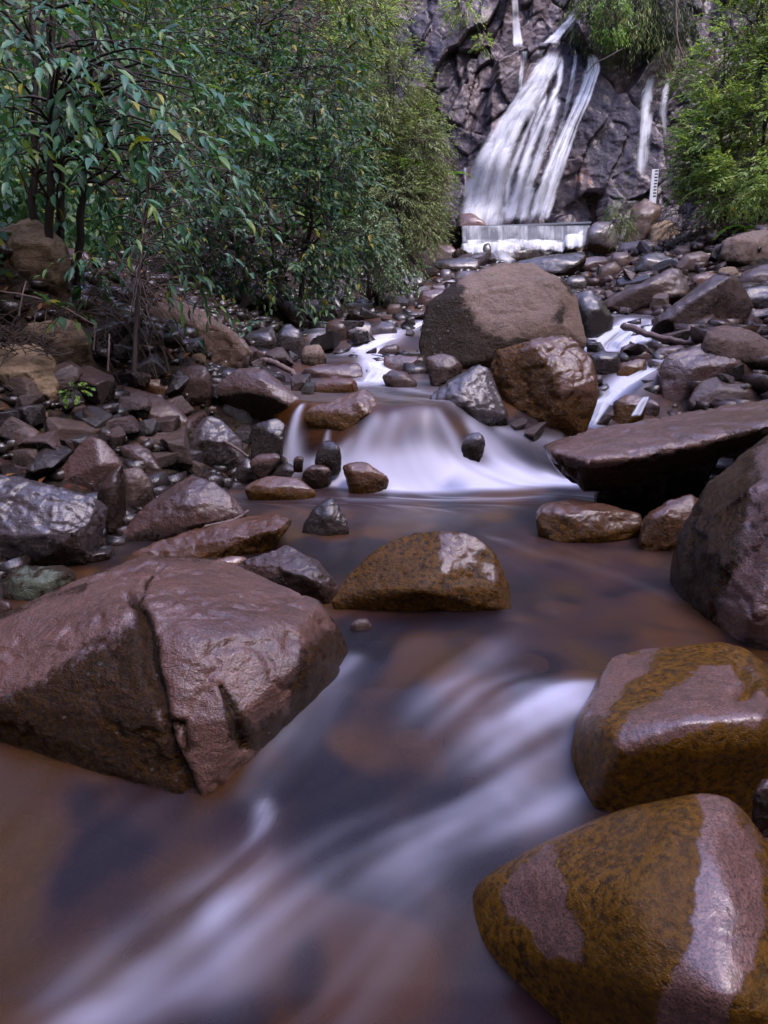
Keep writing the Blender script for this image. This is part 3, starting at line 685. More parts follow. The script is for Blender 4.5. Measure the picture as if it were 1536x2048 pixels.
hero('huge pink and brown boulder at lower left with a dark algae covered left face', 'pink',
 [(-200,1360,2.25),(-60,1265,2.3),(0,1240,2.33),(150,1165,2.5),(290,1115,2.65),(450,1120,2.68),(560,1165,2.56),(640,1200,2.45),(690,1270,2.40),(702,1320,2.35),(690,1365,2.28),(600,1440,2.13),(500,1560,1.92),(400,1612,1.81),(200,1560,1.92),(0,1500,2.03),(-200,1460,2.1)],
 [(280,1208,2.14),(130,1335,1.99),(0,1405,1.96),(330,1440,1.86),(600,1330,2.06),(590,1255,2.18),(400,1290,2.00),(300,1320,1.99),(470,1440,1.88)], vox=5.2, rnd=2, amp=.6, soft=1.6, grooves=[([(255,1190),(285,1225),(300,1320),(325,1420),(355,1520),(395,1600)], 9, .035), ([(280,1205),(300,1160),(330,1125)], 7, .02), ([(330,1440),(370,1450),(375,1500)], 6, .02), ([(440,1370),(470,1440),(490,1490)], 7, .02)],
 patches=[[(-250,1380),(0,1235),(290,1105),(450,1112),(650,1200),(680,1250),(600,1300),(570,1420),(480,1475),(515,1500),(470,1580),(405,1615),(355,1520),(325,1440),(305,1330),(285,1212),(130,1330),(0,1400),(-200,1460)]],
 unbare=[[(440,1380),(470,1470),(510,1490),(490,1440)], [(275,1210),(300,1220),(330,1400),(310,1420)]])
hero('smooth rounded wet boulder at right, above the largest golden one', 'smooth',
 [(1190,1612,1.83),(1300,1625,1.82),(1536,1600,1.83),(1700,1580,1.9),(1150,1560,1.88),(1142,1490,1.94),(1155,1430,1.98),(1185,1388,2.03),(1225,1312,2.25),(1300,1292,2.26),(1440,1280,2.2),(1495,1292,2.17),(1560,1370,2.0),(1650,1450,1.95)],
 [(1210,1450,1.80),(1380,1440,1.72),(1536,1430,1.74),(1240,1500,1.72),(1400,1500,1.70),(1536,1490,1.71),(1200,1580,1.75),(1400,1580,1.73),(1330,1370,1.98)], vox=6, rnd=60, amp=.22,
 patches=[[(1225,1490),(1250,1425),(1400,1345),(1480,1325),(1540,1400),(1540,1440),(1400,1455),(1290,1492),(1250,1505)], [(1190,1430),(1185,1390),(1230,1310),(1320,1288),(1300,1330),(1230,1400),(1215,1450)]], grooves=[([(1475,1330),(1500,1360),(1480,1385)], 14, .03)])
hero('largest golden brown boulder at lower right with two pale pink patches', 'smooth',
 [(925,1800,1.57),(960,1760,1.55),(1100,1680,1.53),(1250,1610,1.50),(1400,1572,1.49),(1470,1580,1.48),(1520,1640,1.45),(1600,1750,1.37),(1700,2100,1.03),(1300,2160,1.14),(1180,2060,1.24),(1060,1950,1.37),(960,1880,1.46)],
 [(1250,1800,1.24),(1450,1750,1.25),(1450,2000,1.05),(1150,1850,1.31),(1350,1650,1.36),(1100,1760,1.40),(1300,1980,1.12)], vox=6, rnd=170, amp=.18,
 patches=[[(1010,1770),(1060,1720),(1095,1708),(1135,1770),(1125,1805),(1168,1860),(1160,1915),(1100,1900),(1020,1830)], [(1400,1595),(1460,1585),(1500,1660),(1535,1850),(1500,1925),(1460,1960),(1450,2080),(1310,2080),(1330,1980),(1390,1870),(1412,1730),(1395,1640)]])
hero('tall rough boulder at the right edge with a brown beard of moss', 'pink',
 [(1362,1060,2.92),(1375,1180,2.75),(1450,1262,2.55),(1560,1320,2.4),(1400,1005,2.97),(1420,960,3.0),(1480,908,3.02),(1540,860,3.05),(1700,800,3.0),(1800,1300,2.2)],
 [(1480,1000,2.75),(1600,1000,2.5),(1500,1230,2.38),(1430,1100,2.66)], vox=6.5, rnd=4, amp=.8, soft=1.6, cuts=14,
 patches=[[(1490,1060),(1520,900),(1900,700),(1900,1400),(1450,1270),(1445,1180),(1480,1130)]])
hero('long flat pink topped slab jutting over the pool from the right', 'pink',
 [(1087,892,3.98),(1105,880,4.1),(1180,855,4.3),(1400,815,4.6),(1600,785,4.8),(1700,830,3.8),(1536,872,3.7),(1400,915,3.68),(1240,972,3.72),(1167,982,3.75),(1115,936,3.86)],
 [(1106,905,3.72),(1175,924,3.55),(1279,916,3.55),(1349,899,3.58),(1450,878,3.62),(1536,850,3.66),(1700,815,3.72)], vox=5.5, drop=.03, back=.12, rnd=3, amp=.7,
 patches=[[(1080,880),(1180,845),(1400,805),(1750,740),(1750,820),(1536,852),(1450,880),(1349,899),(1279,916),(1175,926),(1106,907)]])
rock('dark greenish block wedged under the long flat slab', 'mossy', [(1190,985),(1210,950),(1330,925),(1440,890),(1430,950),(1350,1010),(1240,1010)], d=3.95)
rock('mossy brown rock in midstream with a dark hollow in its top', 'algae', [(670,1200),(700,1150),(758,1100),(830,1068),(880,1063),(950,1075),(985,1105),(1012,1170),(1016,1222),(900,1230),(780,1226),(680,1216)],
 inner=[(880,1130,.25),(960,1120,.3),(790,1130,.3),(840,1180,.0),(990,1180,.12),(740,1180,.08)], T=.8, rnd=4, amp=.8, patches=[[(880,1058),(955,1068),(965,1100),(940,1132),(890,1142),(885,1095)], [(965,1120),(1000,1130),(1000,1160),(970,1155)]], cat='boulder', vox=5)
rock('angular brown rock between the huge pink boulder and the midstream one', 'brown', [(470,1140),(480,1125),(575,1088),(620,1110),(665,1150),(676,1180),(662,1212),(600,1195),(500,1165)], inner=[(585,1140,.12),(640,1160,.05),(560,1125,.3)], T=.9, bare=.6, vox=5)
rock('small wet flat rock at the back edge of the huge pink boulder', 'smooth', [(418,1135),(430,1120),(480,1110),(495,1120),(470,1145),(430,1148)], T=1.0)
rock('small pointed dark rock with a pale stripe alone in the pool', 'dark', [(603,1060),(618,1022),(645,1000),(668,998),(690,1032),(699,1058),(650,1070)], inner=[(655,1030,.1),(650,1062,0)], rnd=2, bare=.8)
rock('flat orange brown slab awash in the pool', 'orange', [(240,1118),(330,1080),(400,1058),(470,1040),(545,1028),(592,1048),(570,1072),(480,1108),(380,1125)], inner=[(450,1075,.3),(540,1060,.2)], T=.9, bare=.35, drop=.15)
rock('four sided mauve rock leaning at the left edge of the pool', 'mauve', [(238,1080),(262,1040),(300,1005),(350,962),(380,950),(425,963),(495,1020),(482,1036),(400,1055),(290,1088)], inner=[(385,1000,.12),(400,1050,.0),(300,1050,.1)], T=.7, bare=.75, amp=.7, vox=5)
rock('big flat topped slate coloured slab at the left edge', 'blue', [(-80,955),(0,942),(90,960),(190,998),(206,1012),(188,1055),(168,1100),(60,1128),(-80,1125)], inner=[(60,985,.32),(-60,985,.3),(180,1010,.3),(60,1070,.05),(150,1070,.08),(-60,1075,.05)], T=.8, bare=.8, cat='boulder', vox=5)
rock('pale brown pyramid shaped rock on the left bank', 'mauve', [(98,968),(130,925),(160,886),(190,865),(235,915),(243,930),(218,978),(190,988),(130,978)], inner=[(200,930,.05)], bare=.85, amp=.6)
rock('dark wedge rock pointing down below the pyramid rock', 'brown', [(192,985),(215,950),(243,926),(244,1050),(226,1078),(205,1020)], bare=.3)
rock('grey broken block right of the pyramid rock', 'grey', [(243,928),(280,935),(303,962),(300,988),(262,1005),(243,1020)], bare=.7)
rock('flat pale green lichen covered rock at the left edge', 'green', [(2,1165),(30,1135),(120,1130),(152,1146),(140,1182),(50,1205),(8,1195)], bare=.42, patches=[[(30,1140),(115,1138),(130,1165),(90,1195),(40,1190)]], soft=2)
rock('long dark rounded block on the left bank', 'brown', [(180,792),(195,768),(260,775),(320,793),(352,815),(386,846),(362,863),(270,864),(200,828)], inner=[(250,815,.1),(320,835,.08),(240,790,.3),(330,810,.25)], bare=.75, T=.8, amp=.7)
rock('large broken yellowish boulder at the left edge', 'tan', [(-80,700),(0,688),(60,690),(92,702),(116,772),(108,815),(50,800),(-80,785)], inner=[(-20,740,.1),(60,745,.08),(95,790,.05)], bare=.8, cat='boulder', amp=1.3)
rock('upright tan block behind the yellowish boulder', 'tan', [(38,645),(90,634),(150,640),(176,680),(187,752),(152,768),(112,757),(95,690)], bare=.6, T=.6, amp=.8)
rock('tan and rust coloured flat block above the long dark one', 'orange', [(193,753),(250,725),(305,720),(336,755),(341,782),(325,802),(280,797),(200,768)], inner=[(255,745,.3),(300,770,.05)], bare=.6, vox=5)
rock('rounded brown stone right of the rust coloured block', 'brown', [(338,758),(375,725),(410,728),(429,765),(420,790),(355,805)], bare=.7)
rock('speckled grey granite cube on the left shore', 'granite', [(446,797),(500,800),(506,850),(488,858),(440,842),(441,818)], inner=[(450,810,.05),(495,815,.05),(490,850,0)], rnd=3, amp=.5, bare=1)
rock('wet black and slate blue rock left of the granite cube', 'blue', [(362,928),(378,885),(388,850),(405,830),(440,838),(480,880),(492,930),(430,938)], inner=[(400,872,.1),(455,880,.08)], bare=.55, vox=5)
rock('white spotted grey boulder under the leafy sapling', 'lichen', [(285,668),(300,612),(370,603),(420,640),(448,680),(500,708),(498,728),(450,745),(400,745),(330,705)], bare=.9, cat='boulder', T=.6, vox=5)
rock('smooth grey stone leaning on the white spotted boulder', 'grey', [(432,660),(455,655),(482,668),(507,705),(472,728),(445,712)], bare=.8)
rock('large wedge of rock with a lavender right face on the left shore', 'mauve', [(428,768),(470,736),(522,735),(562,765),(607,802),(598,826),(560,816),(498,796),(436,790)], inner=[(520,760,.12),(480,780,.1),(560,800,.05)], bare=.7, amp=.6)
rock('brown angular boulder parting the fall, between thin fall and dome', 'algae', [(600,822),(640,805),(730,778),(746,790),(762,826),(740,850),(700,872),(660,867),(610,842)], inner=[(655,825,.12),(720,800,.2),(735,830,.03),(690,860,0)], bare=.35, vox=5)
rock('wet slate rock with a glossy bluish face right of the dome of water', 'blue', [(848,812),(875,775),(905,750),(950,731),(985,738),(1004,790),(1022,832),(960,858),(880,838)], inner=[(925,775,.2),(900,800,.08),(960,820,.05)], bare=.7, cat='boulder', vox=5)
rock('boxy brown boulder with a golden mossy face below the largest upstream boulder', 'orange', [(983,726),(1000,696),(1040,680),(1060,671),(1140,673),(1182,706),(1202,790),(1190,832),(1150,872),(1095,858),(1035,815),(1000,772)], inner=[(1065,690,.25),(1125,780,.03),(1190,770,.12),(1115,850,.02)], bare=.5, cat='boulder', T=.8, vox=4.6, patches=[[(1040,668),(1145,668),(1185,705),(1202,790),(1150,800),(1120,780),(1110,740),(1070,700)]])
rock('largest upstream boulder, pale topped and rounded, in the middle of the stream', 'mossy', [(843,690),(858,612),(905,580),(925,558),(985,531),(1060,527),(1120,558),(1150,598),(1157,640),(1168,690),(1100,700),(960,732),(900,737),(850,722)], inner=[(925,590,.25),(960,645,.12),(1115,560,.35),(1120,645,.15),(975,655,.1),(950,725,0)], T=.62, bare=.8, cat='boulder', rnd=5, amp=.5, vox=4.6, patches=[[(925,560),(985,528),(1060,522),(1120,555),(1118,645),(1130,680),(960,660),(930,600)], [(1120,560),(1160,600),(1170,690),(1130,680)]])
rock('dark block at the lower left foot of the largest upstream boulder', 'brown', [(848,712),(900,703),(926,730),(912,760),(868,772)], bare=.6)
rock('black wet wedge right of the largest upstream boulder', 'dark', [(1148,592),(1180,575),(1205,600),(1232,640),(1225,655),(1182,682),(1160,660)], bare=.4)
rock('long pale edged block lying behind the right channel', 'brown', [(1203,602),(1290,560),(1350,532),(1380,547),(1384,590),(1350,602),(1260,626),(1210,612)], inner=[(1293,565,.05),(1320,600,.0),(1370,590,.1)], bare=.8, T=.6)
rock('long diagonal block with a mauve top edge beside the right channel', 'brown', [(1302,642),(1440,543),(1472,550),(1507,610),(1482,652),(1400,672),(1330,672)], inner=[(1322,640,.05),(1440,562,.12),(1400,660,0)], bare=.55, T=.6, cat='boulder', amp=.5)
rock('round shouldered pink block above the long flat slab', 'mauve', [(1322,735),(1340,708),(1440,683),(1480,690),(1512,730),(1500,768),(1400,775),(1350,812),(1328,795)], inner=[(1390,735,.12),(1470,725,.1)], bare=.85, T=.7, cat='boulder', rnd=4)
rock('low grey brown stone between the pink block and the flat slab', 'grey', [(1378,800),(1400,765),(1430,755),(1500,766),(1522,792),(1500,815),(1390,815)], bare=.8, rnd=4)
rock('dark flat rock at the right edge of the pool, below the long flat slab', 'algae', [(1071,1025),(1090,1008),(1150,997),(1210,1008),(1285,1030),(1291,1045),(1240,1080),(1120,1085),(1085,1062)], inner=[(1190,1020,.2),(1130,1030,.15),(1200,1070,0)], bare=.45, vox=5)
rock('rusty rock pressed against the tall rough boulder', 'orange', [(1284,1082),(1295,1032),(1340,1000),(1402,985),(1432,1040),(1382,1098),(1300,1104)], bare=.5, vox=5)
rock('small reddish stone at the right edge between the two smooth boulders', 'mauve', [(1512,1590,.1),(1520,1560),(1560,1555),(1570,1610),(1530,1612)], d=1.62)
R = [
 ('pale half submerged slab below the rapids','mauve',[(600,742),(640,728),(718,725),(733,755),(690,757),(620,756)],.85),
 ('low rusty rock in front of the pale half submerged slab','orange',[(614,770),(660,754),(700,752),(720,772),(700,786),(640,786)],.4),
 ('small angular rock with a pale top right of the rapids','brown',[(761,755),(778,739),(810,742),(833,760),(825,776),(785,776)],.7),
 ('flat mauve slab beside the right of the rapids','mauve',[(765,722),(770,710),(843,711),(835,730),(808,744),(775,742)],.9),
 ('brown wedge stone behind the mauve slab','brown',[(750,708),(775,690),(800,687),(802,708),(775,712)],.5),
 ('purple slab topped rock behind the rapids','blue',[(690,640),(740,640),(748,672),(735,680),(692,672),(678,655)],.8),
 ('brown and mauve upright rock left of the purple slab','brown',[(653,640),(690,634),(695,670),(690,682),(660,678),(650,660)],.6),
 ('small flat purple rock right of the purple slab','blue',[(738,652),(760,642),(790,643),(795,660),(765,672),(742,670)],.8),
 ('rounded black boulder on the left of the small side fall','dark',[(550,690),(555,662),(575,645),(600,655),(612,690),(606,720),(560,718)],.5),
 ('low dark rock under the rounded black boulder','dark',[(490,688),(500,665),(540,660),(552,680),(545,703),(505,702)],.4),
 ('mossy edged dark rock below the small side fall','mossy',[(600,720),(608,692),(640,688),(654,712),(645,732),(608,732)],.5),
 ('dark tilted plank shaped slab on the left shore','brown',[(550,598),(575,598),(621,645),(612,656),(600,655),(555,618)],.5),
 ('broad brown rock behind the tilted slab','brown',[(592,610),(620,596),(654,600),(655,636),(625,640)],.5),
 ('narrow leaning dark rock beside the leafy bush','dark',[(654,595),(672,589),(688,615),(685,634),(668,628)],.6),
 ('big tan boulder behind the thin tree stems','tan',[(-40,560),(0,455),(55,430),(122,468),(134,530),(120,570)],.7),
 ('low pale slab behind the tree stems','mauve',[(100,530),(110,502),(150,495),(185,512),(180,530)],.9),
 ('black wet rock bed under the weir','dark',[(918,530),(922,484),(1050,480),(1178,474),(1182,508),(1090,522),(1000,530)],.4),
 ('cracked pale pink slab left of the largest upstream boulder','mauve',[(832,600),(845,578),(905,577),(902,595),(870,614),(848,612)],1.0),
 ('small bluish upright stone left of the cracked pink slab','blue',[(810,602),(814,584),(826,583),(832,600),(826,614),(814,612)],1.0),
 ('grey angular stone below the bluish upright stone','grey',[(771,625),(775,607),(804,606),(802,620),(785,630)],.8),
 ('dark boulder under the bushes left of the stream','dark',[(785,565),(800,546),(845,545),(853,570),(840,582),(795,582)],.5),
 ('dark wet pyramid at the left edge of the pool','dark',[(456,962),(475,930),(494,912),(512,930),(516,962),(485,968)],.5),
 ('flat dark wet rock between the pyramid and the thin fall','dark',[(538,952),(552,928),(575,922),(610,950),(585,958)],.6),
 ('long low brown rock at the lip of the pool','algae',[(484,985),(498,962),(540,952),(600,957),(632,978),(610,990),(530,990)],.5),
 ('black stone standing in the foam below the thin fall','dark',[(628,920),(640,885),(655,876),(672,885),(684,918),(660,928)],.6),
 ('small brown cobble in the foam left of the black stone','brown',[(600,948),(622,930),(650,928),(666,942),(645,952)],.5),
 ('tan streamlined stone half covered by foam','orange',[(683,930),(700,920),(735,925),(778,955),(740,974),(700,970)],.6),
 ('tiny dark pebble rock in the foam','brown',[(583,922),(592,910),(608,911),(607,925)],.5),
 ('flat mauve wet rock beside the stick','mauve',[(498,925),(515,907),(555,904),(562,916),(530,930)],.8),
 ('small stone poking through the foam right of the dome','blue',[(920,888),(935,868),(955,862),(972,880),(965,893)],.6),
 ('small dark peaked stone under the yellowish boulder','grey',[(127,838),(140,812),(165,806),(185,825),(180,842)],.7),
 ('dark jumbled stone left of the pyramid rock','brown',[(84,880),(88,850),(145,843),(170,865),(165,895),(110,895)],.6),
 ('pale grey spotted stone at the left edge','grey',[(-10,890),(0,855),(40,842),(82,865),(78,915),(20,925)],.7),
 ('tan knobbly stone left of the pyramid rock','tan',[(56,915),(75,880),(92,866),(108,885),(108,915),(80,934)],.7),
 ('pink flat faced stone against the pyramid rock','mauve',[(94,868),(104,863),(140,900),(132,918),(108,916)],1.0),
 ('brown slab slanting down to the leaning mauve rock','brown',[(230,890),(270,884),(300,900),(333,960),(318,975),(262,935)],.7),
 ('round grey cobble under the long dark block','grey',[(267,892),(275,872),(298,868),(315,884),(308,900),(285,903)],.9),
 ('shiny black crumpled rock left of the slate blue one','dark',[(324,925),(328,880),(345,866),(362,880),(360,925),(340,932)],.8),
 ('dark diagonal slab behind the pyramid rock','dark',[(160,850),(185,834),(210,850),(236,890),(230,905),(195,880)],.7),
 ('low brown stone at the left edge above the slate slab','brown',[(-10,945),(10,922),(60,922),(76,938),(50,952)],.7),
 ('orange brown slanting stone under the sapling','orange',[(278,700),(300,678),(330,680),(374,735),(365,742),(320,720)],.9),
 ('ledge like tan stone beside the white spotted boulder','tan',[(355,700),(372,692),(412,708),(408,722),(370,718)],.8),
 ('reddish wet stone above the granite cube','brown',[(382,826),(395,808),(425,803),(440,818),(425,832)],.6),
 ('dark purple block right of the weir','blue',[(1172,490),(1175,455),(1195,440),(1232,442),(1236,495),(1200,500)],.6),
 ('tall slab of rock under the water gauge','grey',[(1248,486),(1266,410),(1298,394),(1328,418),(1310,450),(1292,482)],.8),
 ('tan block right of the tall slab','tan',[(1300,485),(1302,450),(1340,438),(1360,460),(1345,490),(1320,492)],.8),
 ('white topped rock in front of the dark overhang','grey',[(1345,512),(1350,492),(1385,488),(1402,505),(1385,515)],1.0),
 ('rounded grey boulder in the upper right rock field','grey',[(1350,535),(1370,508),(1405,500),(1428,515),(1420,536),(1380,542)],.9),
 ('long low dark slab below the tall slab','brown',[(1233,500),(1240,483),(1300,478),(1318,500),(1280,508)],.6),
 ('pink crumbling rock right of the dark weir ledge','mauve',[(1157,535),(1165,515),(1200,508),(1228,520),(1210,545),(1175,548)],.9),
 ('rounded pale topped stone below the pink crumbling rock','grey',[(1194,560),(1202,530),(1235,520),(1248,540),(1225,562)],.85),
 ('brown block behind the rounded pale topped stone','brown',[(1215,530),(1225,503),(1258,500),(1268,530),(1240,540)],.7),
 ('dark jumbled block right of the brown block','dark',[(1268,545),(1280,512),(1318,500),(1358,520),(1348,548),(1300,552)],.6),
 ('big mossy boulder at the upper right edge','mossy',[(1440,522),(1448,480),(1490,462),(1560,455),(1570,525),(1500,535)],.7),
 ('broad brown boulder at the right edge','brown',[(1478,568),(1490,540),(1530,527),(1600,525),(1600,575),(1520,572)],.9),
 ('dark boulder under the broad brown one at the right edge','dark',[(1484,600),(1492,575),(1540,570),(1600,580),(1600,625),(1520,615)],.7),
 ('small orange brown block above the diagonal block','orange',[(1380,578),(1385,552),(1420,540),(1442,550),(1425,575)],.8),
 ('pale tan stone right of the orange brown block','tan',[(1430,555),(1440,535),(1470,530),(1482,550),(1465,562)],.9),
 ('lumpy grey boulder above the pink block at the right edge','lichen',[(1402,700),(1420,655),(1450,648),(1500,660),(1560,690),(1560,725),(1480,712)],.9),
 ('pink flat topped rock at the right edge','mauve',[(1490,650),(1500,620),(1560,612),(1570,640),(1530,655)],1.0),
 ('small pale flat stone beside the driftwood','mauve',[(1370,688),(1385,665),(1405,660),(1413,680),(1395,690)],.9),
 ('pink layered slab in the right channel','mauve',[(1238,725),(1245,690),(1265,686),(1308,708),(1298,725)],1.0),
 ('brown block under the pink layered slab','algae',[(1232,755),(1240,722),(1292,718),(1296,745),(1275,758)],.3),
 ('low mauve stone right of the pink layered slab','mauve',[(1300,718),(1315,695),(1370,688),(1376,705),(1340,722)],.9),
 ('black wet stone on the left of the right channel','dark',[(1180,745),(1178,708),(1205,700),(1240,705),(1245,735),(1215,752)],.4),
 ('rounded brown stone dividing the right channel','algae',[(1228,848),(1225,805),(1250,788),(1290,790),(1292,820),(1260,850)],.35),
 ('small red brown stone right of the dividing stone','mauve',[(1285,832),(1290,800),(1312,795),(1322,815),(1315,835)],.5),
 ('black flat stone right of the largest upstream boulder','dark',[(1128,575),(1132,555),(1168,548),(1178,562),(1172,578)],.6),
 ('black wedge shaped ledge just below the weir cascades','dark',[(1025,540),(1035,520),(1100,508),(1178,502),(1180,520),(1130,552),(1060,556)],.7),
 ('black ledge left of the weir cascades','dark',[(860,535),(868,518),(940,513),(962,518),(958,540),(900,545)],.5),
 ('pink mauve slab at the left end of the weir','mauve',[(860,512),(872,488),(900,486),(922,510),(905,518)],1.0),
 ('slate blue slab left of the largest boulder top','blue',[(905,560),(912,540),(955,540),(950,560),(925,566)],1.0),
 ('smaller slate blue slab further left','blue',[(878,562),(880,534),(902,535),(905,558)],1.0),
 ('mauve rock at the foot of the waterfall','mauve',[(915,455),(920,425),(945,425),(975,448),(972,458)],.9),
 ('dark rock parting the weir cascades','dark',[(960,516),(964,488),(978,481),(985,495),(983,516)],.7),
 ('small brown stone at the left edge below the slate slab','brown',[(-20,1250),(-10,1200),(12,1195),(25,1225),(15,1250)],.5),
 ('wide dark rock at the bottom of the left bank','dark',[(100,1125),(140,1108),(185,1095),(230,1100),(180,1128)],.5),
 ('small pebble rock just breaking the surface in midstream','grey',[(700,1252),(712,1238),(735,1236),(745,1250),(725,1260)],.8),
]
DOV = {'black wet rock bed under the weir':19.85,'pink mauve slab at the left end of the weir':19.8,'mauve rock at the foot of the waterfall':20.3,'dark rock parting the weir cascades':19.3,'tall slab of rock under the water gauge':19.2,'tan block right of the tall slab':18.9,'dark purple block right of the weir':19.3,
 'upright tan block behind the yellowish boulder':None,'small stone poking through the foam right of the dome':4.42,'flat mauve wet rock beside the stick':4.5}
R.append(('dark recessed rock left of the thin silky fall','dark',[(500,935),(503,850),(540,832),(572,840),(562,890),(545,925)],.4)); DOV[R[-1][0]] = 4.62
for lab, mt, out, br in R:
    rock(lab, mt, out, bare=br, d=DOV.get(lab), dd=-.13 if 'foam' in lab or 'lip of the pool' in lab else 0)

# rubble: individual small rocks, copied from a dozen prototypes
protos = []
for k in range(14):
    rr = np.random.default_rng(40+k); P = np.array([(a, b, c) for a in (-.5, .5) for b in (-.5, .5) for c in (-.5, .5)], float); P = P*(1-.38*rr.random((8, 1)))+rr.normal(size=(8, 3))*.06; P = P*np.array((1, .62+.35*rr.random(), .38+.35*rr.random()))*1.05
    o = rough_rock(P+np.array((0, 0, 0)), 0.035, 300+k, rnd=0, amp=.6, cuts=8, cutd=(.02, .14), mat=M['brown'], name='rock', bare=.7); protos.append(o.data); bpy.data.objects.remove(o)
pm = {}
def pmesh(k, mt):
    if (k, mt) not in pm:
        m_ = protos[k].copy(); m_.materials.clear(); m_.materials.append(M[mt]); pm[(k, mt)] = m_
    return pm[(k, mt)]
ZONES = [ # polygon, count, size px range, materials, label, group
 ([(1170,500),(1536,495),(1536,560),(1180,600)], 46, (14,34), ['mauve','grey','brown','dark'], 'small rock in the boulder field between the weir and the right bushes', 'rubble of the upper right boulder field'),
 ([(1180,560),(1536,560),(1536,690),(1330,700),(1190,640)], 34, (16,40), ['mauve','grey','brown','dark','tan'], 'small rock among the long blocks right of the largest upstream boulder', 'rubble right of the largest upstream boulder'),
 ([(1180,690),(1536,690),(1536,800),(1200,850)], 26, (16,40), ['brown','dark','mauve'], 'small rock beside the right channel behind the long flat slab', 'rubble beside the right channel'),
 ([(520,600),(860,585),(850,690),(760,720),(560,720)], 44, (14,36), ['dark','brown','blue'], 'small dark rock beside the upper rapids under the left bushes', 'rubble beside the upper rapids'),
 ([(440,690),(640,690),(620,790),(450,760)], 22, (16,38), ['dark','brown','mauve'], 'small rock on the left shore behind the lavender faced wedge', 'rubble behind the lavender wedge'),
 ([(200,620),(560,600),(560,700),(300,740)], 24, (16,40), ['dark','brown','mossy'], 'small rock in the shade under the leafy bushes', 'rubble under the leafy bushes'),
 ([(0,790),(200,800),(380,860),(560,830),(480,930),(330,960),(0,960)], 80, (26,66), ['brown','dark','grey','mauve'], 'small angular rock in the gaps of the left bank rock pile', 'rubble of the left bank rock pile'),
 ([(180,700),(440,700),(440,840),(200,800)], 18, (22,50), ['dark','brown'], 'small dark rock between the large stones high on the left bank', 'rubble high on the left bank'),
 ([(1000,850),(1100,840),(1120,880),(1020,880)], 4, (16,30), ['dark','brown'], 'small dark stone at the foot of the boxy golden boulder', 'stones at the foot of the boxy boulder'),
 ([(860,500),(1020,540),(960,580),(790,600)], 22, (10,26), ['dark','blue','mauve'], 'small rock in the stream bed just below the left end of the weir', 'rubble below the left end of the weir'),
 ([(1290,960),(1460,900),(1400,1060),(1300,1080)], 8, (20,40), ['dark','brown'], 'small dark stone in the gap between the flat slab and the tall rough boulder', 'stones under the flat slab'),
]
for poly, cnt, (s0, s1), mts, lab, grp in ZONES:
    xs = [p[0] for p in poly]; ys_ = [p[1] for p in poly]; k = 0; tries = 0
    cnt = int(cnt*.55)
    while k < cnt and tries < 5000:
        tries += 1
        px, py = random.uniform(min(xs), max(xs)), random.uniform(min(ys_), max(ys_))
        if not inpoly(np.array([px]), np.array([py]), poly)[0]: continue
        q = hitP(px, py); s = random.uniform(s0, s1)*1.35*mpp(q[1])
        o = bpy.data.objects.new('rock', pmesh(random.randrange(14), random.choice(mts))); C.objects.link(o)
        o.location = q+np.array((0, s*.2, s*.12)); o.scale = (s*random.uniform(.9, 1.5), s, s*random.uniform(.8, 1.3)); o.rotation_euler = (random.uniform(-.5, .5), random.uniform(-.5, .5), random.uniform(0, 6.28))
        tag(o, lab, 'rock', grp); k += 1

# gravel: what nobody could count
def gravel(label, pts, smin, smax, mat, seed):
    r_ = np.random.default_rng(seed); V = []; Fc = []; k = 0
    hs = []
    for i in range(10):
        P = np.array([(a, b, c) for a in (-.5, .5) for b in (-.4, .4) for c in (-.25, .25)], float); P = P*(1-.4*r_.random((8, 1)))+r_.normal(size=(8, 3))*.05; me = hull_mesh(P)
        bm = bmesh.new(); bm.from_mesh(me); bmesh.ops.triangulate(bm, faces=bm.faces); bm.verts.ensure_lookup_table()
        hs.append((np.array([v.co[:] for v in bm.verts]), np.array([[v.index for v in f.verts] for f in bm.faces]))); bm.free(); bpy.data.meshes.remove(me)
    for p in pts:
        hv, hf = hs[r_.integers(10)]; a = r_.uniform(0, 6.28); ca, sa = math.cos(a), math.sin(a); s_ = smin*(smax/smin)**r_.uniform(0, 1)**1.6
        tl = r_.uniform(-.5, .5); R3 = np.array(((ca, -sa, 0), (sa, ca, 0), (0, 0, 1)))@np.array(((1, 0, 0), (0, math.cos(tl), -math.sin(tl)), (0, math.sin(tl), math.cos(tl))))
        V.append((hv*s_)@R3.T+p+np.array((0, 0, s_*.1))); Fc.append(hf+k); k += len(hv)
    V = np.vstack(V); o = mesh_from('gravel', V, np.vstack(Fc), M[mat], smooth=False, attrs={'bare': np.full(len(V), .6)}); return tag(o, label, 'gravel', kind='stuff')
r_ = np.random.default_rng(91)
y = r_.uniform(2.6, 12, 4500); x = xl(y)-r_.uniform(-.35, 2.6, 4500); gravel('loose dark broken stone filling the gaps of the left bank', np.stack([x, y, ht(x, y)], -1), .04, .18, 'dark', 1)
y = r_.uniform(4.5, 18.5, 7000); x = xr(y)+r_.uniform(-.5, 4.5, 7000); gravel('loose broken stone between the boulders of the right bank', np.stack([x, y, ht(x, y)], -1), .05, .28, 'brown', 2)
y = r_.uniform(6.2, 18.5, 2500)**1.0; x = xl(y)+(xr(y)-xl(y))*r_.uniform(0, 1, 2500); gravel('wet stones littering the upper stream bed', np.stack([x, y, zw(x, y)+r_.uniform(-.08, .0, 2500)], -1), .05, .22, 'dark', 3)

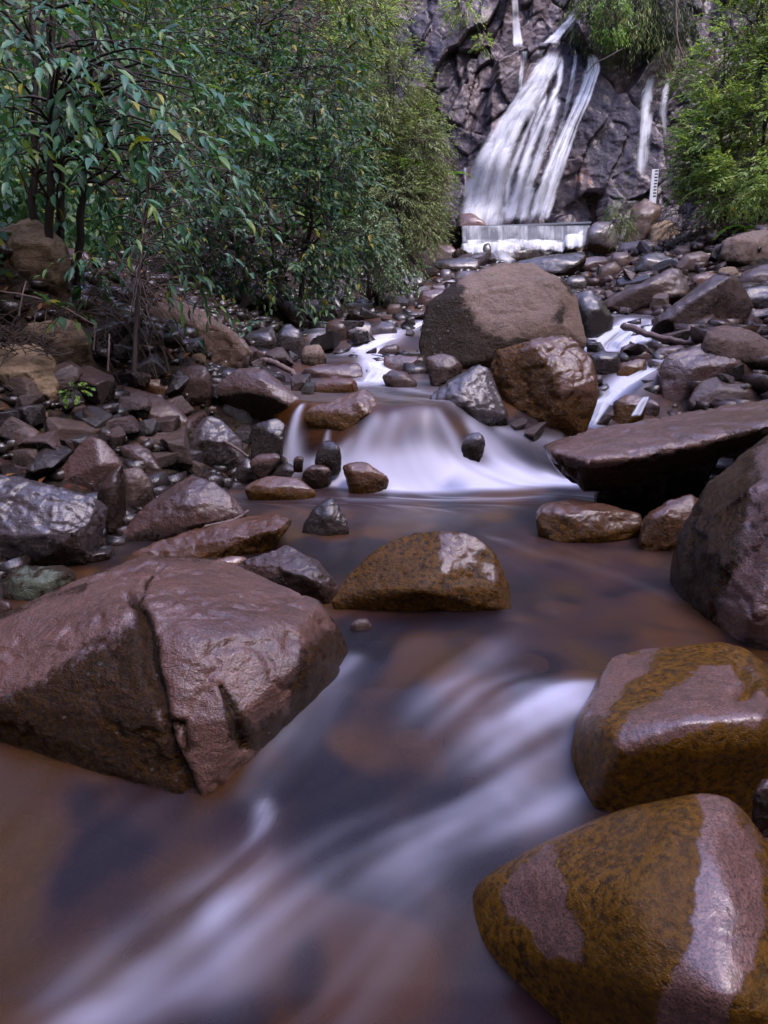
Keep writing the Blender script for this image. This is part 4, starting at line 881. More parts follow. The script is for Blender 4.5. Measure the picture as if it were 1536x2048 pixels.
# ------------------------------------------------------------------ small falls
f = ribbon('cascade', [(640,654,17,-1),(640,662,19,-1),(641,676,18,-1),(641,692,16,-1)], M['silk'], onto='d', n=20, m=18, prof=.2, dens=.62, fade=(.08,.15), side=.4)
tag(f, 'small side fall between dark rocks left of the rapids', 'cascade')
f = ribbon('cascade', [(862,634,14,-1),(835,650,20,-1),(805,666,26,-1),(760,682,34,-1),(720,700,34,-1),(695,712,26,-1)], M['silk'], onto='d', n=30, m=24, prof=.1, dens=.62, fade=(.15,.2), side=.6)
tag(f, 'silky slanting rapid below the purple slab', 'cascade')
f = ribbon('cascade', [(738,700,30,-1),(750,718,34,-1),(754,740,32,-1),(745,762,40,-1),(740,780,60,-1)], M['silk'], onto='d', n=30, m=24, prof=.1, dens=.68, fade=(.15,.25), side=.6)
tag(f, 'white chute of the rapids beside the flat mauve slab', 'cascade')
f = ribbon('cascade', [(1262,645,36,7.9),(1238,665,42,7.5),(1215,685,44,7.3),(1205,704,44,7.2)], M['silk'], onto='d', n=30, m=30, prof=.12, dens=.66, fade=(.15,.1), side=.5)
tag(f, 'white cascade of the right channel right of the black wet wedge', 'cascade')
f = ribbon('cascade', [(1302,648,16,7.7),(1298,662,20,7.5),(1285,688,26,7.3)], M['silk'], onto='d', n=20, m=20, prof=.12, dens=.66, fade=(.15,.2), side=.5)
tag(f, 'short cascade behind the driftwood limb', 'cascade')
f = ribbon('cascade', [(1320,728,20,6.6),(1275,752,24,6.2),(1235,775,26,5.9),(1205,805,24,5.6),(1185,840,20,5.35),(1172,868,20,5.2)], M['silk'], onto='d', n=50, m=24, prof=.15, dens=.64, fade=(.15,.15), side=.5)
tag(f, 'curving silky cascade of the right channel above the long flat slab', 'cascade')
f = ribbon('cascade', [(1296,788,8,5.9),(1285,805,12,5.7),(1268,838,16,5.5)], M['silk'], onto='d', n=20, m=14, prof=.15, dens=.6, fade=(.15,.2), side=.5)
tag(f, 'small trickle between the red brown stone and the dividing stone', 'cascade')

# stones lying under the water of the pool and the rapids
SUBM = [(1110,1190,120),(900,1330,150),(1000,1500,170),(620,1320,110),(830,1440,120),(1000,1010,70),(850,1030,60),(1230,1130,110),(1330,1230,130),(1180,1330,110),(740,1090,70),(330,1125,90),(520,1090,60),(1060,1290,90),(960,1250,80)]
rounds = []
for k in range(4):
    rr = np.random.default_rng(70+k); P = rr.normal(size=(24, 3)); P /= np.linalg.norm(P, axis=1)[:, None]; P *= .5
    o = rough_rock(P, .04, 500+k, rnd=14, amp=.3, mat=M['amber'], name='rock', bare=.8); rounds.append(o.data); bpy.data.objects.remove(o)
for k, (px, py, s) in enumerate(SUBM):
    q = hitP(px, py); s = s*mpp(q[1]+.5)*.85
    o = bpy.data.objects.new('rock', rounds[k % 4]); C.objects.link(o)
    o.location = (q[0], q[1], q[2]-.06-s*.24); o.scale = (s*1.3, s, s*.5); o.rotation_euler = (0, 0, k*1.7); tag(o, 'amber stone lying under the moving water of the stream', 'rock', 'stones under the water')
# ------------------------------------------------------------------ vegetation
def leaf_mat(name, cols, rough=.45, tr=.25, spec=.4):
    t = NT(name); r = t.n('NewGeometry').outputs['Random Per Island']
    cr = t.n('ValToRGB', {0: r}); e = cr.color_ramp.elements
    while len(e) < len(cols): e.new(.5)
    for k, (p, c) in enumerate(cols): e[k].position = p; e[k].color = (*c, 1)
    tc = t.n('TexCoord').outputs['Object']; n = t.noise(tc, 1.4, 3)
    col = t.mix(t.ramp(n, .35, .65, .0, .45), cr.outputs[0], t.mix(1.0, cr.outputs[0], (.45, .5, .4), 'MULTIPLY'))
    b = t.n('BsdfPrincipled', {'Base Color': col, 'Roughness': rough, 'Specular IOR Level': spec}).outputs[0]
    tl = t.n('BsdfTranslucent', {'Color': t.mix(1.0, col, (1.3, 1.5, .5), 'MULTIPLY')}).outputs[0]
    return t.out(t.n('MixShader', {0: tr, 1: b, 2: tl}).outputs[0])
ML = {
 'teal': leaf_mat('blue_green_leaf', [(0, (0.045,0.120,0.073)), (.45, (0.081,0.210,0.125)), (.75, (0.120,0.293,0.170)), (.93, (0.201,0.323,0.060)), (1, (0.404,0.361,0.040))], .38),
 'mid': leaf_mat('mid_green_leaf', [(0, (0.025,0.068,0.037)), (.5, (0.053,0.127,0.060)), (.8, (0.085,0.184,0.070)), (.95, (0.169,0.240,0.042)), (1, (0.395,0.282,0.028))], .42),
 'yel': leaf_mat('yellow_green_leaf', [(0, (0.060,0.106,0.018)), (.4, (0.114,0.181,0.030)), (.8, (0.181,0.256,0.045)), (1, (0.332,0.302,0.060))], .5),
 'tiny': leaf_mat('tiny_bright_leaf', [(0, (0.056,0.104,0.038)), (.5, (0.113,0.189,0.075)), (.85, (0.208,0.320,0.151)), (1, (0.471,0.603,0.415))], .4),
 'grey': leaf_mat('grey_feathery_leaf', [(0, (0.143,0.129,0.081)), (.4, (0.186,0.216,0.101)), (.75, (0.260,0.344,0.143)), (1, (0.344,0.430,0.173))], .6),
 'brown': leaf_mat('brown_feathery_leaf', [(0, (0.087,0.061,0.048)), (.5, (0.153,0.108,0.087)), (1, (0.217,0.184,0.131))], .7),
 'olive': leaf_mat('olive_fine_leaf', [(0, (0.208,0.269,0.094)), (.4, (0.350,0.475,0.154)), (.75, (0.538,0.700,0.248)), (.97, (0.682,0.700,0.310)), (1, (0.700,0.413,0.103))], .5, .4),
 'deep': leaf_mat('dark_forest_leaf', [(0, (0.020,0.032,0.014)), (.6, (0.043,0.072,0.026)), (1, (0.087,0.131,0.036))], .5),
 'fern': leaf_mat('fern_leaf', [(0, (0.087,0.203,0.029)), (.6, (0.174,0.348,0.043)), (1, (0.290,0.406,0.058))], .5),
 'straw': leaf_mat('dry_straw', [(0, (.05,.03,.02)), (1, (.16,.11,.08))], .6),
 'litter': leaf_mat('dead_leaf', [(0, (0.072,0.036,0.022)), (.6, (0.174,0.087,0.043)), (1, (0.406,0.174,0.058))], .6),
}
def bark(name, c, c2):
    t = NT(name); tc = t.n('TexCoord').outputs['Object']; n = t.noise(t.vmul(tc, (1, 1, .25)), 30, 5)
    return t.out(t.n('BsdfPrincipled', {'Base Color': t.mix(n, c, c2), 'Roughness': .7, 'Normal': t.n('Bump', {'Height': n, 'Distance': .01}).outputs[0]}).outputs[0])
M['bark'] = bark('dark_bark', (.018,.012,.010), (.06,.042,.034)); M['barkl'] = bark('grey_brown_bark', (.07,.05,.042), (.14,.105,.085))
M['drift'] = bark('bleached_driftwood', (.10,.065,.055), (.24,.17,.15))
class Tubes:
    def __init__(s): s.V = []; s.F = []; s.k = 0
    def add(s, pts, r0, r1, n=5):
        pts = np.asarray(pts, float); m = len(pts); T = np.gradient(pts, axis=0); T /= np.linalg.norm(T, axis=1)[:, None]+1e-9
        up = np.array((0, 0, 1.)) if abs(T[0][2]) < .9 else np.array((1., 0, 0)); a = np.cross(T, up); a /= np.linalg.norm(a, axis=1)[:, None]+1e-9; b = np.cross(T, a)
        r = np.linspace(r0, r1, m) if np.isscalar(r0) else np.asarray(r0)
        an = np.arange(n)/n*2*math.pi
        V = pts[:, None]+(a[:, None]*np.cos(an)[None, :, None]+b[:, None]*np.sin(an)[None, :, None])*r[:, None, None]
        s.V.append(V.reshape(-1, 3)); i = np.arange(m*n).reshape(m, n)+s.k
        j = np.roll(i, -1, 1); s.F.append(np.stack([i[:-1], j[:-1], j[1:], i[1:]], -1).reshape(-1, 4)); s.k += m*n
    def build(s, name, mat, parent=None):
        V = np.vstack(s.V)
        if parent: V = V-np.array(parent.location)
        o = mesh_from(name, V, np.vstack(s.F), mat); o.parent = parent; return o
# leaf templates: (u along, v across, w up)
BIG = (np.array([(0,0,0),(.33,0,-.02),(.68,0,-.06),(1,0,-.16),(.28,.5,.07),(.62,.42,.03),(.28,-.5,.07),(.62,-.42,.03)]), [(0,4,1,1),(1,4,5,2),(2,5,3,3),(0,1,6,6),(1,2,7,6),(2,3,7,7)])
SML = (np.array([(0,0,0),(.5,.5,.06),(1,0,-.08),(.5,-.5,.06)]), [(0,1,2,3)])
def leaves(name, P, D, Nn, Ln, Wd, mat, tmpl, parent=None):
    P = np.asarray(P); D = np.asarray(D); D = D/(np.linalg.norm(D, axis=1)[:, None]+1e-9); S = np.cross(D, Nn); S /= np.linalg.norm(S, axis=1)[:, None]+1e-9; U = np.cross(S, D)
    tv, tf = tmpl; n = len(P); k = len(tv); Ln = np.asarray(Ln); Wd = np.asarray(Wd)
    V = P[:, None]+D[:, None]*(tv[None, :, 0]*Ln[:, None])[..., None]+S[:, None]*(tv[None, :, 1]*Wd[:, None])[..., None]+U[:, None]*(tv[None, :, 2]*Ln[:, None])[..., None]
    V = V.reshape(-1, 3)
    if parent: V = V-np.array(parent.location)
    me_f = []
    if len(tf) == 1:
        Fc = (np.arange(n)[:, None, None]*k+np.array(tf)[None]).reshape(-1, 4); o = mesh_from(name, V, Fc, mat, smooth=False)
    else:
        tri = [(0,4,1),(1,4,5),(1,5,2),(2,5,3),(0,1,6),(1,7,6),(1,2,7),(2,3,7)]
        Fc = (np.arange(n)[:, None, None]*k+np.array(tri)[None]).reshape(-1, 3); o = mesh_from(name, V, Fc, mat, smooth=True)
    o.parent = parent; return o
def shrub(name, label, cat, base, stems, crowns, leaf, mat, barkm='bark', per=9, twig=.35, droop=.5, tmpl=BIG, aspect=.36, group=None, drift=(0, 0, 0), stem_r=.02, nbr=14, hang=0.0, twr=1.0, seed=0, mix2=None):
    """base (px,py,d); stems: list of pixel polylines (px,py,d); crowns: (px,py,d,rx px,ry px,rd m,n twigs)"""
    r_ = np.random.default_rng(seed+11); bp_ = PD(*base); root = empty(name, tuple(bp_), label=label, cat=cat, group=group)
    nodes = []
    for st in stems:
        pts = resample([tuple(PD(*p)) for p in st], 14) if False else np.array([PD(*p) for p in st])
        s_ = np.linspace(0, len(pts)-1, 16); pts = np.stack([np.interp(s_, np.arange(len(pts)), pts[:, k]) for k in range(3)], -1)
        pts[1:-1] += r_.normal(size=(14, 3))*.003*np.linalg.norm(pts[-1]-pts[0])
        tb = Tubes(); tb.add(pts, stem_r, stem_r*.45, 7); tb.build('stem', M[barkm], root); nodes += list(pts[4:])
    tb = Tubes(); P = []; D = []; Nn = []; Ln = []
    if not nodes: nodes = [bp_]
    nodes = np.array(nodes)
    for (cx, cy, cd, rx, ry, rd, nt_) in crowns:
        c = PD(cx, cy, cd); R3 = np.array((rx*mpp(cd), rd, ry*mpp(cd)))
        br = []
        for k in range(nbr):
            v = r_.normal(size=3); v /= np.linalg.norm(v); e = c+v*R3*r_.uniform(.5, .95)
            a = nodes[np.argmin(np.linalg.norm(nodes-e, axis=1)+r_.uniform(0, .5, len(nodes)))]
            q = np.linspace(0, 1, 9)[:, None]; pts = a*(1-q)+e*q; pts[:, 2] += np.sin(q[:, 0]*math.pi)*.12*np.linalg.norm(e-a); pts += r_.normal(size=pts.shape)*.015*np.linalg.norm(e-a)*np.sin(q*math.pi)
            tb.add(pts, stem_r*.4, stem_r*.12, 4); br += list(pts[3:])
        br = np.array(br)
        for k in range(int(nt_*(1.0 if tmpl is BIG else 1.9))):
            v = r_.normal(size=3); v /= np.linalg.norm(v); e = c+v*R3*r_.uniform(.35, 1.0)**.6
            # clumps: skip some cells so gaps show through
            if vnoise((e/ (twig*1.6))[None], seed)[0] < -.28: continue
            a = br[np.argmin(np.linalg.norm(br-e, axis=1))]; dv = (e-c)/R3; dv = dv/np.linalg.norm(dv)*.6+np.array(drift)+(e-a)/(np.linalg.norm(e-a)+1e-6)*.5+r_.normal(size=3)*.35; dv[2] -= hang; dv /= np.linalg.norm(dv)
            tl = twig*r_.uniform(.6, 1.2); q = np.linspace(0, 1, 4)[:, None]
            tp = e+dv*tl*q; tp[:, 2] -= droop*tl*.5*q[:, 0]**2
            if np.linalg.norm(e-a) < twig*3: tb.add(np.vstack([a, (a+e)/2+np.array((0, 0, .02)), tp[0], tp[-1]]), .0035*twr, .0015*twr, 3)
            else: tb.add(tp, .003*twr, .0012*twr, 3)
            nl = max(2, int(per*r_.uniform(.7, 1.2)))
            for i in range(nl):
                f_ = (i+.5)/nl; p = e+dv*tl*f_; p = p+np.array((0, 0, -droop*tl*.5*f_**2)); sd = np.cross(dv, (0, 0, 1.)); sd /= np.linalg.norm(sd)+1e-6
                sgn = 1 if i % 2 else -1; d = dv*.75+sd*sgn*r_.uniform(.4, .9)+r_.normal(size=3)*.22; d[2] -= droop*r_.uniform(.3, 1.1)
                P.append(p); D.append(d); nn = np.array((0, -.25, 1.))+r_.normal(size=3)*.35; Nn.append(nn); Ln.append(leaf*r_.uniform(.4, 1.3)*(1-.25*abs(f_-.5)))
    if tb.V: tb.build('branches', M[barkm], root)
    P = np.array(P); D = np.array(D); Nn = np.array(Nn); Ln = np.array(Ln)
    if mix2:
        k = vnoise(P/(twig*3), seed+4)+r_.normal(size=len(P))*.25 > mix2[1]
        leaves('foliage', P[k], D[k], Nn[k], Ln[k], Ln[k]*aspect, ML[mix2[0]], tmpl, root); P, D, Nn, Ln = P[~k], D[~k], Nn[~k], Ln[~k]
    leaves('foliage', P, D, Nn, Ln, Ln*aspect, ML[mat], tmpl, root)
    return root

# near left trees and sapling
shrub('tree', 'leafy tree of thin dark stems standing on the left bank, leaves large and blue green', 'tree', (80,610,5.3), [[(70,610,5.3),(66,400,5.3),(72,150,5.4),(60,-120,5.5)],[(95,600,5.2),(100,350,5.2),(105,100,5.3),(110,-120,5.3)],[(118,590,5.4),(120,300,5.4),(95,50,5.5),(80,-120,5.5)],[(150,590,5.5),(165,400,5.5),(180,240,5.5),(200,-100,5.6)]],
 [(60,120,5.2,150,160,.7,60),(230,130,5.0,150,110,.6,62),(340,230,4.9,110,80,.5,42),(120,300,5.3,150,100,.7,28),(30,-20,5.2,150,100,.6,34),(250,330,5.2,120,80,.6,30),(30,300,5.1,80,120,0.5,10)], .10, 'teal', per=8, twig=.30, droop=.75, drift=(.5,-.1,-.1), stem_r=.030, seed=1)
shrub('sapling', 'slender sapling with drooping long leaves in front of the white spotted boulder', 'sapling', (268,745,4.5), [[(268,745,4.5),(272,600,4.5),(285,470,4.5),(300,330,4.55),(310,250,4.6)]],
 [(330,420,4.5,110,90,.35,26),(320,560,4.5,90,80,.3,20),(400,360,4.6,80,60,.3,14),(300,640,4.45,50,50,.2,6),(420,470,5.2,70,60,.3,16),(230,520,5.0,80,60,.3,18),(380,560,5.2,60,50,.3,14)], .095, 'teal', barkm='barkl', per=7, twig=.24, droop=.8, drift=(.6,-.1,-.3), stem_r=.013, seed=2, aspect=.3)
shrub('seedling', 'low seedling with broad leaves on top of the tan block', 'plant', (130,640,4.75), [], [(130,622,4.7,45,14,.15,7)], .11, 'mid', per=5, twig=.10, droop=.3, stem_r=.006, nbr=3, seed=3, aspect=.42)
shrub('seedling', 'tiny green seedling between rocks left of the rapids', 'plant', (490,665,6.6), [], [(490,655,6.6,12,8,.08,4)], .09, 'mid', per=4, twig=.06, droop=.3, stem_r=.004, nbr=2, seed=4, aspect=.42)
# middle distance, left
shrub('shrub', 'large dark green leafy shrub overhanging the left of the rapids', 'shrub', (560,600,8.6), [[(560,600,8.8),(540,450,8.9),(520,250,9.1)],[(600,600,8.7),(620,450,8.6),(640,300,8.6)],[(500,590,8.8),(450,420,8.9),(420,300,9)]],
 [(600,230,8.4,130,120,.8,200),(520,400,8.1,150,120,.7,240),(640,400,8.0,110,130,.6,190),(560,520,7.9,120,70,.5,130),(430,500,7.9,100,90,.6,130),(350,430,7.8,90,80,.6,90),(420,250,8.8,120,130,.8,100)], .080, 'mid', per=11, twig=.27, droop=.6, drift=(.35,-.3,-.1), stem_r=.03, seed=5)
shrub('shrub', 'yellow green leafy shrub high above the dark leafy one', 'shrub', (520,300,10.5), [[(520,300,10.6),(520,150,10.6),(520,-60,10.6)]],
 [(420,60,9.8,170,100,.9,130),(600,80,10.0,150,110,.9,170),(520,170,9.9,130,70,.7,90),(300,10,9.6,130,80,.8,70),(690,200,9.8,60,90,.6,60)], .095, 'yel', per=9, twig=.3, droop=.5, drift=(.3,-.3,0), stem_r=.03, seed=6, mix2=('mid', -.05))
shrub('shrub', 'shrub of tiny bright leaves hanging to the water below the feathery bush', 'shrub', (740,600,9.8), [], [(740,500,9.6,75,75,.5,200),(690,560,9.5,40,40,.35,60),(790,540,9.9,50,50,.4,90)], .036, 'tiny', per=16, twig=.17, droop=.7, tmpl=SML, aspect=.55, hang=.5, stem_r=.012, seed=7)
shrub('shrub', 'grey green feathery bush between the leafy shrub and the waterfall', 'shrub', (800,520,14), [[(800,520,14.4),(790,350,14.4),(780,150,14.6)]],
 [(780,190,14,55,85,.9,260),(835,300,13.6,40,80,.7,230),(790,420,13.2,70,75,.8,260),(740,60,14.5,55,60,.9,160),(730,280,13.6,50,100,.8,200)], .085, 'grey', per=16, twig=.38, droop=.5, tmpl=SML, aspect=.2, hang=.3, drift=(.3,-.2,0), stem_r=.035, seed=8, mix2=('brown', .22))
shrub('shrub', 'brownish feathery bush right beside the foot of the waterfall', 'shrub', (850,500,15.5), [], [(850,400,15.2,40,50,.6,180),(835,455,15,48,40,.6,150),(875,340,15.8,16,30,.4,50)], .085, 'brown', per=15, twig=.36, droop=.4, tmpl=SML, aspect=.15, drift=(.4,-.2,.1), stem_r=.03, seed=9, mix2=('grey', -.1))
shrub('shrub', 'fine leaved shrub against the pale rock at the top left of the cliff', 'shrub', (740,130,18), [], [(710,20,17.5,60,60,1,240),(770,5,18.5,40,18,.6,80),(690,120,17,50,50,.8,130)], .07, 'olive', per=15, twig=.4, droop=.4, tmpl=SML, aspect=.3, stem_r=.03, seed=10, mix2=('grey', .1))
shrub('shrub', 'small round green bush on the ledge at the top left of the cliff', 'shrub', (925,35,21.3), [], [(928,12,21.2,32,24,.4,120)], .07, 'olive', per=12, twig=.3, droop=.6, tmpl=SML, aspect=.4, stem_r=.02, nbr=5, seed=12)
shrub('shrub', 'tiny grass tuft growing on the cliff left of the upper waterfall', 'shrub', (962,95,21), [], [(962,84,20.9,13,14,.2,30)], .07, 'olive', per=10, twig=.2, droop=.6, tmpl=SML, aspect=.2, stem_r=.01, nbr=4, seed=13)
# right side
shrub('shrub', 'big olive green fine leaved bush filling the right edge', 'shrub', (1460,480,14.5), [[(1460,470,14.6),(1440,300,14.6),(1450,100,14.8)],[(1520,470,14.3),(1530,250,14.4),(1530,50,14.6)]],
 [(1470,100,14.3,70,120,1.0,480),(1530,230,13.8,80,140,1.0,430),(1440,280,14.0,65,80,.8,340),(1500,360,13.6,90,70,.9,360),(1395,345,14.6,35,35,.5,110),(1550,60,14,90,110,1,300)], .085, 'olive', per=16, twig=.34, droop=.3, tmpl=SML, aspect=.34, drift=(-.3,-.2,.2), stem_r=.035, seed=14, mix2=('grey', .28))
shrub('shrub', 'brown underside thicket below the big olive bush', 'shrub', (1430,480,14.8), [], [(1420,430,14.4,90,45,.6,200),(1500,440,14.2,70,40,.6,120)], .075, 'brown', per=14, twig=.34, droop=.6, tmpl=SML, aspect=.16, hang=.3, stem_r=.02, seed=15)
shrub('shrub', 'dark curtain of hanging fern and grass above the right of the cliff', 'shrub', (1230,60,22.3), [], [(1190,25,22,35,40,.6,140),(1240,25,21.8,50,50,.7,200),(1300,45,21.6,50,50,.7,220),(1340,30,21.5,40,70,.7,160),(1260,-40,22,110,40,.8,160)], .16, 'deep', per=12, twig=.5, droop=1.2, tmpl=SML, aspect=.12, hang=.8, stem_r=.02, seed=16, mix2=('yel', .22))
shrub('shrub', 'bright green bush at the very top right of the waterfall', 'shrub', (1232,30,21), [], [(1226,30,20.9,26,38,.4,110)], .08, 'fern', per=11, twig=.3, droop=.8, tmpl=SML, aspect=.3, hang=.5, stem_r=.02, nbr=5, seed=17)
shrub('shrub', 'grassy green clump between the weir and the water gauge', 'shrub', (1240,470,18.9), [], [(1240,440,18.7,18,34,.3,80),(1250,390,19.4,14,30,.3,40)], .11, 'yel', per=9, twig=.25, droop=.7, tmpl=SML, aspect=.12, hang=.2, stem_r=.012, nbr=5, seed=18, mix2=('mid', .0))
shrub('shrub', 'yellow green sprig at the left tip of the big olive bush', 'shrub', (1370,190,16.5), [], [(1372,160,16.4,30,10,.3,40)], .08, 'yel', per=10, twig=.25, droop=.3, tmpl=SML, aspect=.25, stem_r=.01, nbr=4, seed=19)
# ferns
def fern(base, n, Lf, label, spread=(0, 6.28), seed=0, mat='fern'):
    r_ = np.random.default_rng(seed+50); b = PD(*base); root = empty('fern', tuple(b), label=label, cat='fern'); tb = Tubes(); P = []; D = []; Nn = []; Ln = []
    for k in range(n):
        a = r_.uniform(*spread); d = np.array((math.cos(a), math.sin(a)*.7, .0)); l = Lf*r_.uniform(.7, 1.1); q = np.linspace(0, 1, 12)
        pts = b+d*l*q[:, None]; pts[:, 2] += l*(.55*q-.75*q**2); tb.add(pts, .004, .002, 3); sd = np.cross(d, (0, 0, 1.))
        for i in range(2, 36):
            f_ = i/36; p = np.array([np.interp(f_, q, pts[:, c]) for c in range(3)]); w_ = l*.22*math.sin(min(1, f_*1.4+.15)*math.pi*.62+.3)*(1-f_*.75)
            for sg in (1, -1): P.append(p); D.append(sd*sg+d*.45+np.array((0, 0, -.15))); Nn.append(np.array((0, 0, 1.))+r_.normal(size=3)*.1); Ln.append(w_)
    tb.build('frond_stems', ML['fern'], root); leaves('fronds', P, D, Nn, Ln, np.array(Ln)*.26, ML[mat], SML, root)
fern((1500,462,13.2), 16, .85, 'bright green fern at the right edge above the mossy boulder', seed=1)
fern((1420,500,14.5), 9, .5, 'small fern drooping over the rocks below the olive bush', seed=2)
fern((880,352,15.0), 10, .75, 'fern spreading from the feathery bush towards the waterfall', seed=3)
fern((810,330,13.2), 9, .6, 'light green fern inside the feathery bush', seed=4)
shrub('plant', 'bright green herb growing between rocks under the tan block', 'plant', (150,790,4.3), [], [(150,780,4.28,22,14,.08,14)], .028, 'fern', per=7, twig=.05, droop=.3, aspect=.7, stem_r=.003, nbr=3, seed=20)
# undergrowth on the hillside
r_ = np.random.default_rng(77)
def scatter(label, n, fx, leaf, mat, tmpl=SML, aspect=.4, lift=(.0, .5), nz=.6, seed=0, name='undergrowth'):
    x, y = fx(n); z = ht(x, y); c = vnoise(np.stack([x*1.3, y*1.3, 0*x], -1), seed)
    k = c > -.45; x, y, z, c = x[k], y[k], z[k], c[k]; n = len(x)
    P = np.stack([x, y, z+r_.uniform(0, 1, n)**1.3*(lift[0]+(lift[1]-lift[0])*(c+.6))], -1); D = r_.normal(size=(n, 3)); D[:, 2] -= .4; D[:, 1] -= .3; Nn = r_.normal(size=(n, 3))*.5+np.array((0, -.4, nz))
    Ln = leaf*r_.uniform(.6, 1.4, n)
    tag(leaves(name, P, D, Nn, Ln, Ln*aspect, ML[mat], tmpl), label, 'undergrowth', kind='stuff')
def leftbank(n):
    y = 4.5+16.5*r_.uniform(0, 1, n)**1.4; return xl(y)-1.5-r_.uniform(0.0, 10, n)*(.3+y/22), y
def leftfar(n):
    y = r_.uniform(12, 23, n); return xl(y)-r_.uniform(.6, 12, n), y
def backhill(n): return r_.uniform(-14, 18, n), r_.uniform(23.4, 32, n)
def rightbank(n):
    y = r_.uniform(9, 22, n); return xr(y)+r_.uniform(3.0, 11, n), y
scatter('dark green undergrowth covering the shaded left hillside', 70000, leftbank, .10, 'mid', aspect=.40, lift=(.1, 1.3), seed=1)
scatter('dim forest foliage high on the left slope', 50000, leftfar, .14, 'mid', aspect=.4, lift=(.2, 1.6), seed=2)
scatter('dark forest foliage on the hill above the cliff', 80000, backhill, .17, 'mid', aspect=.45, lift=(.2, 2.2), seed=3)
scatter('olive undergrowth on the right hillside', 70000, rightbank, .11, 'olive', aspect=.35, lift=(.1, 1.8), seed=4)
def surround(n):  # foliage cover for the unseen slopes added for shade
    a = n//3; y = np.concatenate([r_.uniform(-2, 9, 2*a), r_.uniform(-9, -2.2, n-2*a)])
    x = np.concatenate([2.2+.62*np.clip(y[:a], 0, 9)+r_.uniform(0, 4, a), -3-.62*np.clip(y[a:2*a], 0, 9)-r_.uniform(0, 4, a), r_.uniform(-7, 7, n-2*a)]); return x, y
scatter('forest foliage on the unseen slopes added for shade around the viewpoint', 36000, surround, .16, 'mid', aspect=.45, lift=(.1, .8), seed=6)
def topbank(n):
    y = r_.uniform(4.6, 8, n); return xl(y)-1.55-r_.uniform(0, 2.5, n)**1.2, y
scatter('low green plants on the shaded soil under the left trees', 9000, topbank, .085, 'mid', aspect=.42, lift=(.02, .55), seed=7)
def litterz(n):
    a = n//2; y1 = r_.uniform(3.2, 8, a); y2 = r_.uniform(9, 18, n-a)
    return np.concatenate([xl(y1)-r_.uniform(.5, 3.2, a), xr(y2)+r_.uniform(1.5, 4, n-a)]), np.concatenate([y1, y2])
scatter('dead brown leaves littering the banks', 5000, litterz, .06, 'litter', aspect=.5, lift=(0, .03), nz=2, seed=5, name='leaf_litter')

# dry stems, sticks, driftwood
tb = Tubes()
for k in range(70):
    px = r_.uniform(150, 330); py = r_.uniform(600, 700); b = hitP(px, py); a = r_.uniform(-.9, .9); l = r_.uniform(.25, .7)
    d = np.array((math.sin(a)+.35, -r_.uniform(.0, .4), -.25+r_.normal()*.25)); d /= np.linalg.norm(d); q = np.linspace(0, 1, 7)[:, None]; pts = b+np.array((0, -.05, .12))+d*l*q; pts[:, 2] += .10*np.sin(q[:, 0]*3)-.12*q[:, 0]**2
    tb.add(pts, .0035, .0015, 3)
o = tb.build('dry_stems', ML['straw']); tag(o, 'tangle of dry pale stems hanging over the left bank', 'dry stems', kind='stuff')
tb = Tubes()
for k in range(80):
    px = r_.uniform(-30, 110); py = r_.uniform(640, 712); b = PD(px, py, hitd(40, 815)+.05+r_.uniform(0, .12)); d = r_.normal(size=3); d[2] *= .4; d /= np.linalg.norm(d)
    q = np.linspace(-.5, .5, 5)[:, None]; tb.add(b+d*q*r_.uniform(.08, .25)+np.array((0, 0, .02))*np.sin(q*5), .0035, .002, 3)
o = tb.build('root_mat', M['bark']); tag(o, 'dark mat of fine roots and twigs lying over the yellowish boulder', 'root mat', kind='stuff')
def stick(label, pts, r0, r1, mat='drift', name='stick', n=7, cat='stick'):
    P = np.array([PD(*p) for p in pts]); s_ = np.linspace(0, len(P)-1, 24); P = np.stack([np.interp(s_, np.arange(len(P)), P[:, k]) for k in range(3)], -1)
    for _ in range(3): P[1:-1] = .25*P[:-2]+.5*P[1:-1]+.25*P[2:]
    P[1:-1] += rng.normal(size=(22, 3))*r0*.15
    c = P[0].copy(); tb = Tubes(); tb.add(P-c, r0, r1, n); o = tb.build(name, M[mat]); o.location = c; return tag(o, label, cat)
stick('bleached driftwood limb lying across the right channel', [(1246,650,7.25),(1290,668,7.1),(1346,681,6.95),(1380,686,6.9),(1440,694,6.95)], .034, .014, name='driftwood', cat='driftwood')
stick('bent brown branch lying over the rocks left of the rapids', [(525,722,6.1),(550,724,6.0),(585,745,5.9),(612,775,5.8)], .026, .018, name='branch', cat='branch')
stick('thin straight stick poking out of the wet slate blue rock', [(448,882,4.02),(478,900,4.0),(497,914,3.98)], .008, .005)
stick('dark root slanting into the upper pool left of the glossy slate rock', [(905,762,5.6),(870,790,5.5),(845,808,5.4)], .022, .012, 'bark')
stick('thin root running along the base of the leaning mauve rock', [(410,1053,3.42),(440,1048,3.42),(470,1040,3.46),(496,1022,3.6)], .009, .007, 'drift')
stick('pale upright twig standing on the yellowish boulder', [(38,632,4.6),(45,590,4.6),(52,562,4.65)], .006, .003)
stick('pale upright twig hanging below the dry stems', [(216,742,4.3),(218,700,4.3),(219,668,4.35)], .006, .004)
stick('short bleached twig left of the hanging one', [(187,700,4.4),(190,670,4.4),(189,650,4.4)], .005, .003)
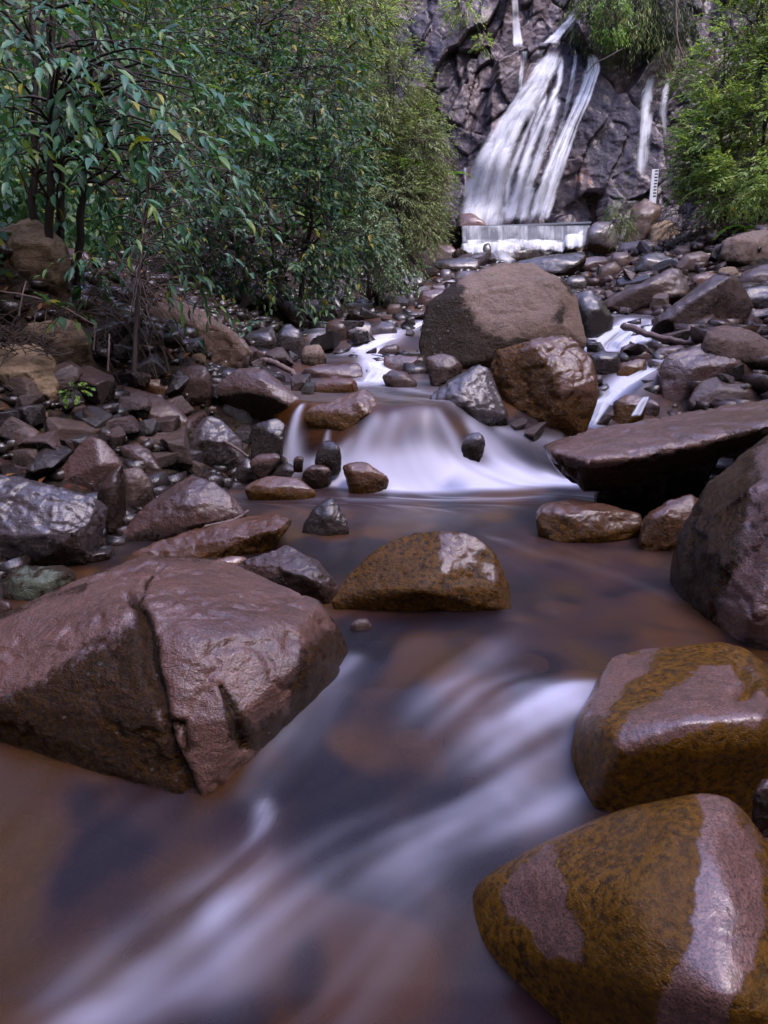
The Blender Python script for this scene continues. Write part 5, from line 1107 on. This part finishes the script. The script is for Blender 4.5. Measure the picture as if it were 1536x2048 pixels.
stick('long fallen twig slanting over the tan block', [(0,583,4.9),(60,592,4.8),(120,610,4.7),(190,650,4.5)], .007, .003)
stick('long bare vine hanging down beside the pale rock at the top right', [(1352,-40,19.5),(1352,40,19.5),(1354,80,19.5),(1368,118,19.6)], .03, .02, name='vine', cat='vine')
stick('dead branch reaching across the top of the main waterfall', [(1245,98,20.0),(1210,118,20.0),(1190,125,20.0),(1175,145,20.0),(1155,150,20.0)], .02, .008, 'bark', name='branch', cat='branch')
for k, (x0, y0, x1, y1) in enumerate([(1232,555,1250,540),(1225,590,1262,558),(1240,575,1275,565),(1215,580,1240,570)]):
    o = stick('bare dead twig tangled behind the black wet wedge', [(x0,y0,11.5),((x0+x1)/2,(y0+y1)/2-3,11.5),(x1,y1,11.6)], .014, .006, 'drift'); o['group'] = 'twigs tangled behind the black wedge'

# water gauge
g0 = PD(1306, 398, 19.6); g1 = PD(1306, 338, 19.6); H_ = g1[2]-g0[2]; Wg = .075
root = empty('water_gauge', tuple(g0), label='white water level gauge board with black marks standing right of the cliff', cat='water gauge')
def bxm(x0, x1, y0, y1, z0, z1): return [(x0,y0,z0),(x1,y0,z0),(x1,y1,z0),(x0,y1,z0),(x0,y0,z1),(x1,y0,z1),(x1,y1,z1),(x0,y1,z1)]
t = NT('white_board'); M['white'] = t.out(t.n('BsdfPrincipled', {'Base Color': (.8,.82,.85), 'Roughness': .4}).outputs[0])
t = NT('black_mark'); M['black'] = t.out(t.n('BsdfPrincipled', {'Base Color': (.01,.01,.012), 'Roughness': .5}).outputs[0])
mesh_from('board', bxm(-Wg, Wg, 0, .03, -.1, H_), BF, M['white'], smooth=False, parent=root)
V = []; Fm = []
for k in range(9):
    z = .05+k*H_/9.5; V += bxm(-.005, Wg*.85, -.004, -.001, z, z+H_/26); Fm += [tuple(i+8*k for i in f_) for f_ in BF]
mesh_from('marks', V, Fm, M['black'], smooth=False, parent=root)
mesh_from('post', bxm(-.03, .03, .033, .09, -.5, H_-.05), BF, M['conc'], smooth=False, parent=root)
